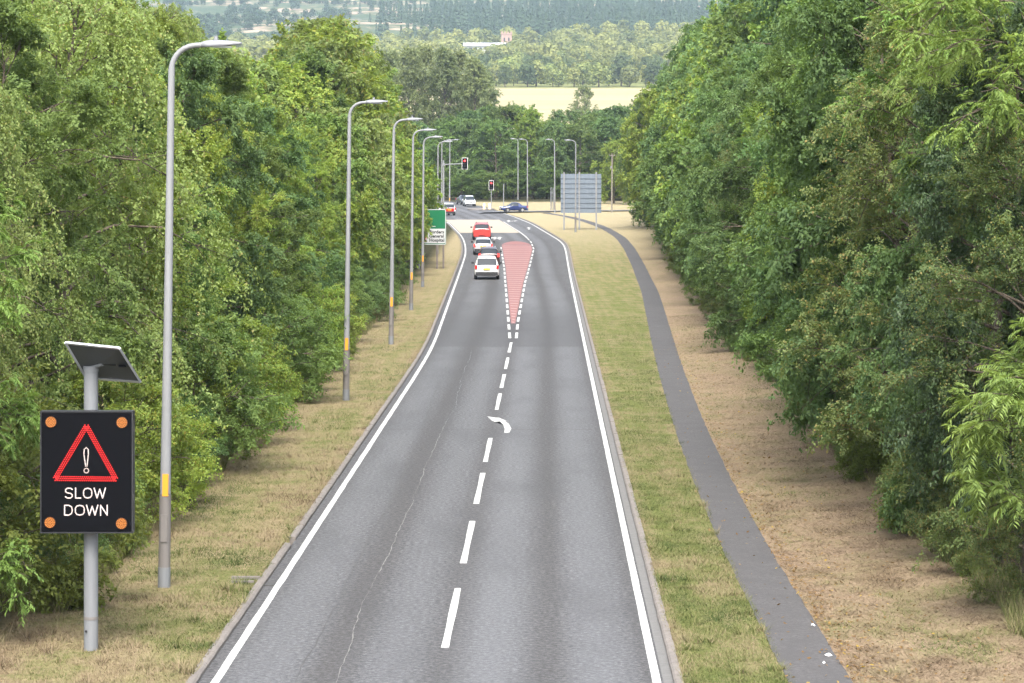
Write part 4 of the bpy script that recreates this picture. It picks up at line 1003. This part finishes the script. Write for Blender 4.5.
while y < 225:
    sp = seqL[i % len(seqL)]
    if y > 125: sp = {'maple': 'mid_maple', 'oak': 'mid_oak', 'cherry': 'mid_cherry', 'ash': 'mid_ash', 'birch': 'mid_birch'}[sp]
    H = random.uniform(9.5, 12.0) if y < 95 else random.uniform(9.0, 11.0)
    X = float(EL(y)) - 2.5 - random.uniform(0, 0.9)
    if i == 0: X, H = -9.9, 9.0
    put(sp, X, y, H, random.uniform(0.9, 1.1), 'in the left front row, %s from the camera' % ORD[i], group='left tree belt, front row')
    y += random.uniform(4.2, 5.6) if y < 125 else random.uniform(5.5, 7.5); i += 1
# ---- left belt, taller trees behind
y = 62.0; i = 0
seqB = ['birch', 'birch', 'maple', 'birch', 'maple', 'maple', 'oak', 'maple', 'birch', 'maple']
while y < 250:
    sp = seqB[i % len(seqB)]
    X = float(EL(y)) - 6.8 - random.uniform(0, 1.6)
    topy = np.interp(512 + X / y * F_PX, [0, 120, 170, 225, 255, 295, 320, 345, 375, 410, 470], [-60, -35, 22, 50, 58, 45, 20, 36, 72, 104, 150])
    H = HC + (YH - topy) * y / F_PX - float(gz(X, y)) + random.uniform(-.5, .4)
    if y > 110: sp = {'maple': 'mid_maple', 'oak': 'mid_oak', 'birch': 'mid_birch'}[sp]
    if H > 6: put(sp, X, y, H, random.uniform(0.85, 1.05), 'taller behind the left front row, %s along' % ORD[i], group='left tree belt, back row')
    y += random.uniform(5.0, 6.5) if y < 125 else random.uniform(6.5, 8.5); i += 1
y = 85.0; i = 0
while y < 300:
    X = float(EL(y)) - 12 - random.uniform(0, 3)
    topy = np.interp(512 + X / y * F_PX, [0, 120, 170, 225, 255, 295, 320, 345, 375, 410, 470], [-40, -15, 30, 54, 62, 52, 36, 48, 78, 110, 150])
    H = HC + (YH - topy) * y / F_PX - float(gz(X, y)) + random.uniform(-1.0, .2)
    if H > 6: put(['mid_maple', 'mid_birch', 'mid_oak'][i % 3], X, y, H, random.uniform(0.9, 1.1), 'deep in the left belt, %s rear tree' % ORD[i], group='left tree belt, rear')
    y += random.uniform(8, 11); i += 1
# foliage reaching over the hospital sign
put('mid_maple', (399 - 512) / F_PX * 186, 186, 9.0, 0.85, 'overhanging the green hospital sign', group='left tree belt, front row')
# ---- right belt, front row
seqR = ['hawthorn', 'cherry', 'hawthorn', 'cherry', 'oak', 'cherry', 'maple', 'cherry', 'cherry', 'oak', 'cherry', 'maple', 'cherry', 'oak']
y = 46.6; i = 0
while y < 290:
    sp = seqR[i % len(seqR)]
    X = float(ER(y)) + (1.1 if y < 80 else 2.2) + random.uniform(0, 0.7)
    H = random.uniform(8.8, 9.8) if y < 56 else random.uniform(11.5, 14) if y < 120 else random.uniform(12.5, 15)
    lf = None
    if y > 125: sp = {'maple': 'mid_maple', 'oak': 'mid_oak', 'cherry': 'mid_cherry', 'hawthorn': 'mid_oak'}[sp]
    o = put(sp, X, y, H, random.uniform(0.9, 1.08), 'in the right front row, %s from the camera' % ORD[i], group='right tree belt, front row')
    y += random.uniform(4.6, 6.0) if y < 125 else random.uniform(6, 8); i += 1
y = 60.0; i = 0
while y < 300:
    X = float(ER(y)) + (7.0 if y < 170 else 5.0) + random.uniform(0, 1.5)
    topy = np.interp(512 + X / y * F_PX, [560, 635, 668, 698, 728, 752, 1100], [130, 95, 64, 46, 10, -20, -60])
    H = HC + (YH - topy) * y / F_PX - float(gz(X, y)) + random.uniform(-.4, .4)
    put(['oak', 'maple', 'cherry'][i % 3] if y < 115 else ['mid_oak', 'mid_cherry', 'mid_maple'][i % 3], X, y, H, random.uniform(0.8, 0.95), 'taller behind the right front row, %s along' % ORD[i], group='right tree belt, back row')
    y += random.uniform(6.5, 9.0); i += 1
for k, (px, Y, topy) in enumerate(((634, 286, 98), (642, 280, 84), (652, 296, 72), (664, 300, 62))):
    X = (px + 14 - 512) / F_PX * Y
    put(['mid_cherry', 'mid_maple', 'mid_oak'][k % 3], X, Y, HC + (YH - topy) * Y / F_PX - float(gz(X, Y)), 0.8, 'closing the far end of the right belt, %s there' % ORD[k], group='right tree belt, far end')
# tall ash whose bright sprays hang into the top of the picture
SP['high_ash'] = ('high_ash', 'ash_tree', 'leaf_ash', 'bright green feathery ash tree')
put('high_ash', 10.9, 48.5, 14.5, 1.0, 'arching high over the right belt, near the camera')
put('high_ash', 12.2, 57.0, 16.0, 1.0, 'arching high over the right belt, behind the nearer ash')
# near willow and the ivy-clad tree
plant('willow', 'willow_tree', 8.95, 41.5, 5.3, 1.0, 'leaf_willow', 'pale bright green narrow-leaved sapling at the right picture edge', 'tree')
def ivy_tree():
    t = plant('broad2', 'ivy_clad_tree', 9.3, 48.2, 10.5, 0.75, 'leaf_dark', 'very dark ivy-covered tree leaning over the dry strip', 'tree', lean=0.0)
    t.rotation_euler[1] = -0.06
    r = np.random.default_rng(77); n = 420; z = r.uniform(0.0, 6, n); a = r.uniform(0, 6.28, n)
    P = np.stack([0.16 * np.cos(a), 0.16 * np.sin(a), z], 1); D = np.stack([np.cos(a), np.sin(a), r.normal(0, .5, n)], 1)
    V, tint = leaves_on_twigs(r, P, D, r.uniform(.12, .42, n), 22, 0.10, 0.08, 0.4, False, 0.03); V[:, 2] = np.maximum(V[:, 2], 0.02)
    link(bpy.data.objects.new('ivy', big_mesh('ivy', V, np.arange(len(V)).reshape(-1, 4), M['leaf_dark'], {'tint': ('FACE', tint)})), t)
ivy_tree()
# ---- shrubs and brambles at the foot of the belts
i = 0; y = 43.0
while y < 150:
    X = float(EL(y)) - 0.5 - random.uniform(-0.3, 0.5); h = random.uniform(1.8, 3.4) if i % 3 else random.uniform(3.2, 4.4)
    plant('shrub', 'shrub', X, y, h, random.uniform(0.9, 1.15), random.choice(['leaf_bramble', 'leaf_oak', 'leaf_maple', 'leaf_cherry']), 'leafy shrub at the foot of the left trees, %s from the camera' % ORD[i], 'shrub', 'shrubs along the left verge', crown_name='foliage', trunk_name='stem')
    y += random.uniform(2.6, 4.2) if y < 90 else random.uniform(4, 6); i += 1
i = 0; y = 44.0
while y < 190:
    X = float(ER(y)) + 0.6 + random.uniform(-0.2, 0.7); h = random.uniform(1.4, 2.8)
    plant('shrub', 'shrub', X, y, h, random.uniform(0.9, 1.2), random.choice(['leaf_bramble', 'leaf_oak', 'leaf_hawthorn', 'leaf_cherry']), 'leafy shrub at the foot of the right trees, %s from the camera' % ORD[i], 'shrub', 'shrubs along the right strip', crown_name='foliage', trunk_name='stem')
    y += random.uniform(3.2, 5.0) if y < 90 else random.uniform(5, 8); i += 1
i = 0; y = 44.5
while y < 110:
    X = float(EL(y)) + random.uniform(-0.35, 0.35)
    plant('bramble', 'bramble', X, y, random.uniform(0.5, 1.1), random.uniform(0.8, 1.3), random.choice(['leaf_bramble', 'leaf_birch']), 'low bramble spilling onto the left verge, %s from the camera' % ORD[i], 'bramble', 'brambles along the left verge', crown_name='foliage', trunk_name='stem')
    y += random.uniform(3.0, 5.5); i += 1
i = 0; y = 47.0
while y < 115:
    X = float(ER(y)) + random.uniform(0.0, 0.6)
    plant('bramble', 'bramble', X, y, random.uniform(0.4, 0.9), random.uniform(0.8, 1.3), random.choice(['leaf_bramble', 'leaf_oak']), 'low bramble under the right trees, %s from the camera' % ORD[i], 'bramble', 'brambles along the right strip', crown_name='foliage', trunk_name='stem')
    y += random.uniform(3.5, 6.5); i += 1
# ---- wood behind the junction
i = 0
for row, (Y0, n, x0, x1) in enumerate(((436, 15, -34, 30), (452, 15, -40, 36), (470, 14, -48, 44))):
    for k in range(n):
        X = x0 + (x1 - x0) * (k + 0.5) / n + random.uniform(-1.2, 1.2); Y = Y0 + random.uniform(-5, 5)
        if row == 0 and X < -13: continue
        px = 512 + X / Y * F_PX
        topy = np.interp(px, [380, 440, 480, 520, 560, 600, 640, 720], [125, 118, 106, 102, 112, 110, 104, 90]) + (6 if row == 0 else 0) + random.uniform(-3, 7)
        z = float(zr(min(Y, 470))) if Y < 470 else float(hz(X, Y))
        H = HC + (YH - topy) * Y / F_PX - z
        put(['mid_oak', 'mid_cherry', 'mid_oak', 'mid_maple', 'mid_cherry'][i % 5], X, Y, H, random.uniform(1.0, 1.2), 'in the wood behind the junction, %s row, %s along' % (ORD[row], ORD[k]), group='wood behind the junction', z=z); i += 1
for k, (X, Y, H) in enumerate(((15.5, 392, 10), (19, 385, 13), (23, 398, 15), (20, 410, 14), (27, 415, 16), (24, 372, 15), (28, 380, 17), (20.5, 352, 14.5), (25, 340, 16), (20, 322, 15))):
    put(['mid_maple', 'mid_birch', 'mid_oak'][k % 3], X, Y, H, 1.0, 'past the utility pole, %s of that clump' % ORD[k], group='trees behind the footpath bend', z=float(zr(Y)))
for k, (px, Y, topy) in enumerate(((366, 520, 62), (388, 528, 50), (408, 515, 46), (425, 530, 44), (443, 518, 46), (459, 532, 50), (473, 522, 56), (484, 535, 70), (350, 525, 70))):
    X = (px - 512) / F_PX * Y; z = float(hz(X, Y))
    plant('poplar', 'poplar_tree', X, Y, HC + (YH - topy) * Y / F_PX - z, random.uniform(0.85, 1.0), 'leaf_poplar', 'tall grey-green poplar in the grove above the far lamps, %s of the grove' % ORD[k], 'tree', 'poplar grove', z=z)
for k in range(22):                                              # dark undergrowth closing the foot of that wood
    X = -13 + 2.1 * k + random.uniform(-.6, .6); Y = 421 + random.uniform(-3, 3)
    plant('mid', 'hedge_shrub', X, Y, random.uniform(3.5, 5.5), 2.0, 'leaf_oak', 'dark hedge shrub under the junction wood, %s from the left' % ORD[k], 'shrub', 'hedge behind the junction', z=float(zr(Y)), crown_name='foliage', trunk_name='stem')
# a lone tree at the foot of the stubble field
X, Y = (584 - 512) / F_PX * 720, 720.0
plant('mid', 'field_tree', X, Y, 17.5, 0.8, 'leaf_poplar', 'lone round tree standing against the pale stubble field', 'tree', z=float(hz(X, Y)) - 0.5)
# ---- hillside woods: the nearer crowns as trees of their own, the rest as one mass
FAR = []
r = np.random.default_rng(5)
def far_tree(px, Y, H, kind, leaf, lab, grp, name):
    X = (px - 512) / F_PX * Y
    plant(kind, name, X, Y, H, r.uniform(0.9, 1.35), leaf, lab, 'tree', grp, z=float(hz(X, Y)) - 0.3)
M['leaf_far_dark'] = leaf_mat('leaf_far_dark', (0.062, 0.098, 0.042), (0.10, 0.14, 0.055), hue=0.02)
k = 0
for row, Y0 in enumerate((1224, 1278, 1340, 1405, 1472)):
    for kk, px in enumerate(np.arange(470, 662, 11.5)):
        H = r.uniform(8, 15); dark = r.uniform() < 0.3
        far_tree(px + r.uniform(-4, 4), Y0 + r.uniform(-10, 10), H, 'far' if r.uniform() < .6 else 'far2', 'leaf_far_dark' if dark else 'leaf_far', ('dark' if dark else 'pale') + ' rounded far tree, %s row above the stubble field, %s from the left' % (ORD[row], ORD[kk]), 'far trees beyond the stubble field', 'hedgerow_tree'); k += 1
def far_mass(name, label, specs, leaf):
    """many far crowns joined in one mass; specs rows are X, Y, H, kind"""
    Vs, Ts = [], []
    for X, Y, H, kd in specs:
        cm, wm, h0 = K[kd]
        if kd not in FARV:
            v = np.empty(len(cm.vertices) * 3, np.float32); cm.vertices.foreach_get('co', v); v = v.reshape(-1, 4, 3)
            FARV[kd] = v
        v = FARV[kd]; pick = r.permutation(len(v))[: int(len(v) * 0.55)]; v = v[pick]
        c = v.mean(1, keepdims=True); v = c + (v - c) * 1.2
        a = r.uniform(0, 6.28); s = H / h0; w = s * r.uniform(0.9, 1.5)
        rot = np.array([[math.cos(a), math.sin(a), 0], [-math.sin(a), math.cos(a), 0], [0, 0, 1]])
        v = (v.reshape(-1, 3) @ rot) * np.array([w, w, s]) + np.array([X, Y, float(hz(X, Y)) - 0.4]); Vs.append(v)
        Ts.append(np.clip(r.normal(0.5, 0.12, len(v) // 4) + r.choice([-.42, -.15, .1, .35]) + r.uniform(-.1, .1), 0, 1))
    V = np.concatenate(Vs); T = np.concatenate(Ts)
    me = big_mesh(name, V, np.arange(len(V)).reshape(-1, 4), M[leaf], {'tint': ('FACE', T)})
    tag(link(bpy.data.objects.new(name, me)), label, 'woodland', kind='stuff')
FARV = {}
sp = []
for Y in np.arange(1400, 1960, 56):
    for px in np.arange(180, 740, 12.5 * 1500 / Y):
        Yj = Y + r.uniform(-14, 14); pj = px + r.uniform(-4, 4)
        if Yj < 1510 and 463 < pj < 668: continue
        if 1668 < Yj < 1800 and 462 < pj < 512: continue
        sp.append(((pj - 512) / F_PX * Yj, Yj, r.uniform(10, 19), 'far' if r.uniform() < .55 else 'far2'))
sp = [q for q in sp if r.uniform() < 0.9]
far_mass('broadleaf_woodland', 'pale green broadleaf woodland on the far slope', sp, 'leaf_far')
sp = []
for Y in np.arange(1950, 2620, 52):
    for px in np.arange(170, 760, 8.0 * 2000 / Y):
        Yj = Y + r.uniform(-16, 16); pj = px + r.uniform(-4, 4); X = (pj - 512) / F_PX * Yj
        dens = 0.5 + 0.5 * float(vnoise(np.array(X), np.array(Yj), 0.013)) + (0.5 if pj > 430 else 0.05) - (0.25 if Yj > 2300 and pj < 440 else 0)
        if r.uniform() > dens: continue
        sp.append((X, Yj, r.uniform(14, 22) if pj > 380 else r.uniform(7, 13), 'far_conifer' if pj > 350 else 'far'))
for Y in np.arange(2620, 3500, 55):
    for px in np.arange(170, 760, 11):
        Yj = Y + r.uniform(-25, 25); pj = px + r.uniform(-5, 5); X = (pj - 512) / F_PX * Yj
        if r.uniform() < (0.6 if pj < 450 else 0.8) * (0.4 + 0.6 * (float(vnoise(np.array(X), np.array(Yj), 0.009)) > -0.1)): sp.append((X, Yj, r.uniform(5, 10) if pj < 450 else r.uniform(14, 20), 'far' if pj < 450 else 'far_conifer'))
far_mass('conifer_woodland', 'dark blue-green conifer woodland on the upper slope', sp, 'leaf_conifer')

# ------------------------------------------------------------------ buildings in the far wood
Y = 1760.0; s = Y / F_PX
def bpos(px): return (px - 512) * s
zb = HC + (YH - 49.5) * s
t = empty('long_shed', (bpos(486), Y, zb), 0, 'long pale roofed building among the far trees', 'building')
W = 44 * s
MB().box((0, 0, -4), (W, 14, 12)).build('wall', M['wall_stone'], t)
MB().add([(-W / 2 - .5, -8, 2.0), (W / 2 + .5, -8, 2.0), (W / 2 + .5, 0, 4.6), (-W / 2 - .5, 0, 4.6), (W / 2 + .5, 8, 2.0), (-W / 2 - .5, 8, 2.0)], [(0, 1, 2, 3), (3, 2, 4, 5), (0, 3, 5), (1, 4, 2)]).build('roof', M['roof_grey'], t)
for k in range(9): MB().box((-W / 2 + W * (k + .5) / 9, -7.05, 0.2), (1.4, .12, 1.6)).build('window', M['window_dark'], t)
t = empty('stone_tower', (bpos(506.5), Y + 16, zb), 0, 'square reddish stone tower rising from the far wood', 'building')
MB().box((0, 0, 0), (7.2, 7.2, 22)).build('wall', M['tower_stone'], t)
MB().box((0, 0, 11.4), (7.9, 7.9, .8)).build('parapet', M['tower_stone'], t)
for dx in (-3.2, -1.1, 1.1, 3.2):
    for dy in (-3.4, 3.4): MB().box((dx, dy, 12.4), (1.1, .8, 1.2)).build('merlon', M['tower_stone'], t)
for dx in (-1.5, 1.5): MB().box((dx, -3.65, 7.5), (1.0, .15, 2.4)).build('window', M['window_dark'], t)
t = empty('chimney', (bpos(361.5), 1700, HC + (YH - 60) * 1700 / F_PX), 0, 'thin white chimney sticking out of the far trees', 'chimney')
MB().tube([(0, 0, -12), (0, 0, 16)], [1.0, .75], 12).build('shaft', M['bollard_white'], t, True); MB().tube([(0, 0, 15.6), (0, 0, 16.4)], .95, 12).build('cap', M['bollard_white'], t, True)

# ------------------------------------------------------------------ grass on the verges
def blades(name, label, X, Y, h, w, leanv, tint, lie=0.0):
    n = len(X); a = r.uniform(0, 6.28, n); Z = gz(X, Y) - 0.01
    dx, dy = np.cos(a), np.sin(a)
    ln = leanv * h
    base = np.stack([X, Y, Z], 1); sd = np.stack([-dy, dx, np.zeros(n)], 1) * (w / 2)[:, None]
    hh = h * (1 - lie)
    mid = base + np.stack([dx * ln * .35, dy * ln * .35, hh * .6], 1); tip = base + np.stack([dx * ln, dy * ln, hh], 1)
    V = np.stack([base - sd, base + sd, tip], 1).reshape(-1, 3)
    me = big_mesh(name, V, np.arange(n * 3).reshape(n, 3), M['grass'], {'tint': ('FACE', np.clip(tint, 0, 1))})
    tag(link(bpy.data.objects.new(name, me)), label, 'grass', kind='stuff')
def grass_mat(name):
    t = NT(name); c = t.ramp(t.attr('tint'), [(0.0, (0.060, 0.085, 0.026)), (0.25, (0.125, 0.138, 0.046)), (0.5, (0.225, 0.192, 0.108)), (0.75, (0.235, 0.182, 0.120)), (1.0, (0.13, 0.095, 0.06))])
    t.col(c); t.set(0.8, 0.1); tr = t.n('ShaderNodeBsdfTranslucent'); t.l(c, tr.inputs['Color']); mx = t.n('ShaderNodeMixShader'); mx.inputs[0].default_value = 0.25
    t.l(t.bsdf.outputs[0], mx.inputs[1]); t.l(tr.outputs[0], mx.inputs[2]); t.l(mx.outputs[0], t.out.inputs['Surface']); return t.m
M['grass'] = grass_mat('grass_blade')
HASH = np.random.default_rng(3).uniform(0, 1, (256, 256))
def vn(X, Y, f):
    x = X * f + 40; y = Y * f + 40; i = np.floor(x).astype(int); j = np.floor(y).astype(int); u = x - i; v = y - j; u = u * u * (3 - 2 * u); v = v * v * (3 - 2 * v)
    h = lambda a, b: HASH[a % 256, b % 256]
    return (h(i, j) * (1 - u) + h(i + 1, j) * u) * (1 - v) + (h(i, j + 1) * (1 - u) + h(i + 1, j + 1) * u) * v
def fbm(X, Y, f): return 0.45 * vn(X, Y, f) + 0.3 * vn(X + 9, Y + 5, f * 2.3) + 0.25 * vn(X + 3, Y + 7, f * 5.1)
def ysamp(n, a, b): return 1 / (1 / b + (1 / a - 1 / b) * r.uniform(0, 1, n)) 
def jit(n, a=0.13): return r.normal(0, a, n)
n = 130000; Y = ysamp(n, 36, 135); L0 = xl(Y) - KG - KW; u = r.uniform(0, 1, n) ** 1.15; X = L0 + 0.05 * r.uniform(0, 1, n) - u * (L0 - EL(Y) + 0.5)
blades('dry_grass', 'dry mown grass on the verge beside the lamp posts', X, Y, r.uniform(.03, .085, n) * (0.6 + 0.9 * vn(X, Y, 1.3) + 2.2 * (vn(X + 5, Y, 3.1) > 0.86)), r.uniform(.008, .017, n), 0.9, 0.46 + 2.0 * (fbm(X, Y * 0.45, 0.75) - 0.5) + 0.18 * np.clip((L0 - X - 2) / 1.5, 0, 1) + jit(n), 0.2)
n = 90000; Y = ysamp(n, 36, 135); R0 = xr(Y) + KG + KW; u = r.uniform(0, 1, n); X = R0 - 0.06 * r.uniform(0, 1, n) + u * (xpath(Y) - R0 + 0.10)
edge = np.clip(1 - (X - R0) / 0.35, 0, 1)
blades('green_grass', 'greener mown grass between the kerb and the footpath', X, Y, r.uniform(.03, .08, n) * (0.6 + 0.9 * vn(X, Y, 1.3) + 1.8 * (vn(X + 5, Y, 3.1) > 0.88)), r.uniform(.008, .016, n), 0.9, 0.21 + 1.5 * (fbm(X, Y * 0.45, 0.8) - 0.5) + 0.22 * edge + jit(n), 0.2)
n = 120000; Y = ysamp(n, 36, 135); P0 = xpath(Y) + 0.96; u = r.uniform(0, 1, n); X = P0 + u * (ER(Y) - P0 + 0.8) + 0.04
hum = np.clip(fbm(X, Y, 1.6) * 2 - 0.75, 0.1, 1.3)
blades('cut_grass', 'brown cut grass strip between the footpath and the trees', X, Y, r.uniform(.05, .19, n) * (0.4 + hum), r.uniform(.009, .022, n), 1.4, 0.60 + 2.0 * (fbm(X, Y * 0.6, 0.7) - 0.5) + jit(n, 0.12), 0.5)
n = 46000; Y = ysamp(n, 44, 150); X = EL(Y) + 0.25 - np.abs(r.normal(0, 0.65, n)) + 0.5 * (vn(Y * 0, Y, 0.8) - 0.5)
blades('long_grass', 'long unmown grass along the foot of the left trees', X, Y, r.uniform(.15, .5, n), r.uniform(.008, .016, n), 0.5, 0.28 + 0.5 * (fbm(X, Y, 0.8) - 0.5) + jit(n, 0.16))
n = 18000; Y = ysamp(n, 38, 150); X = ER(Y) + 0.2 + np.abs(r.normal(0, 0.5, n)) + 0.6 * (vn(Y * 0, Y, 0.9) - 0.5)
blades('weedy_grass', 'sparse long grass under the edge of the right trees', X, Y, r.uniform(.12, .4, n), r.uniform(.009, .016, n), 0.6, 0.28 + 0.6 * (fbm(X, Y, 0.8) - 0.5) + jit(n, 0.16))
# ------------------------------------------------------------------ fallen leaves
n = 2600; Y = ysamp(n, 37, 120); P0 = xpath(Y); X = P0 - 0.15 + np.abs(r.normal(0, 1.7, n)); X = np.where((X < P0 + 0.9) & (r.uniform(0, 1, n) < 0.85), P0 + 0.95 + np.abs(r.normal(0, .25, n)), X); Z = gz(X, Y) + r.uniform(.02, .05, n)
a = r.uniform(0, 6.28, n); sz = r.uniform(.018, .045, n); A = np.stack([np.cos(a), np.sin(a), r.normal(0, .3, n)], 1) * sz[:, None]; B = np.stack([-np.sin(a), np.cos(a), r.normal(0, .3, n)], 1) * (sz * .6)[:, None]; P = np.stack([X, Y, Z], 1)
M['fallen_leaf'] = leaf_mat('fallen_leaf', (0.13, 0.085, 0.045), (0.30, 0.21, 0.10), (0.42, 0.33, 0.06), c3amt=0.1, spec=0.1)
me = big_mesh('fallen_leaves', np.stack([P - A, P - B, P + A, P + B], 1).reshape(-1, 3), np.arange(n * 4).reshape(n, 4), M['fallen_leaf'], {'tint': ('FACE', r.uniform(0, 1, n))})
tag(link(bpy.data.objects.new('fallen_leaves', me)), 'scattered dry fallen leaves on the brown strip and footpath', 'leaves', kind='stuff')
# ------------------------------------------------------------------ litter
for k, (px, py, sz, lab) in enumerate(((829, 661, .085, 'larger scrap of white litter on the footpath'), (824, 669, .035, 'tiny white scrap on the footpath below the larger one'), (813, 632, .04, 'white scrap on the footpath edge above the larger one'))):
    p = gpt(px, py); z = float(gz(p.x, p.y)) + 0.02
    mb = MB(); pts = [(sz * math.cos(a) * random.uniform(.6, 1), sz * .7 * math.sin(a) * random.uniform(.6, 1)) for a in np.linspace(0, 6.28, 8)[:-1]]
    mb.add([(x, y, random.uniform(0, .03)) for x, y in pts] + [(0, 0, 0.045)], [(k2, (k2 + 1) % 7, 7) for k2 in range(7)])
    o = mb.build('litter_scrap', M['litter'], None, loc=(p.x, p.y, z)); tag(o, lab, 'litter', 'litter on the footpath')

# ------------------------------------------------------------------ haze over the far slopes
hm = bpy.data.materials.new('haze_air'); hm.use_nodes = True; nt = hm.node_tree
nt.nodes.remove(nt.nodes['Principled BSDF']); pv = nt.nodes.new('ShaderNodeVolumePrincipled')
pv.inputs['Color'].default_value = (0.70, 0.85, 1.0, 1); pv.inputs['Density'].default_value = 0.00013; pv.inputs['Anisotropy'].default_value = 0.3
nt.links.new(pv.outputs[0], nt.nodes['Material Output'].inputs['Volume'])
tag(MB().box((0, 2450, 228), (5400, 5300, 464)).build('haze', hm), 'thin blue haze over the far hills', 'haze', kind='stuff')
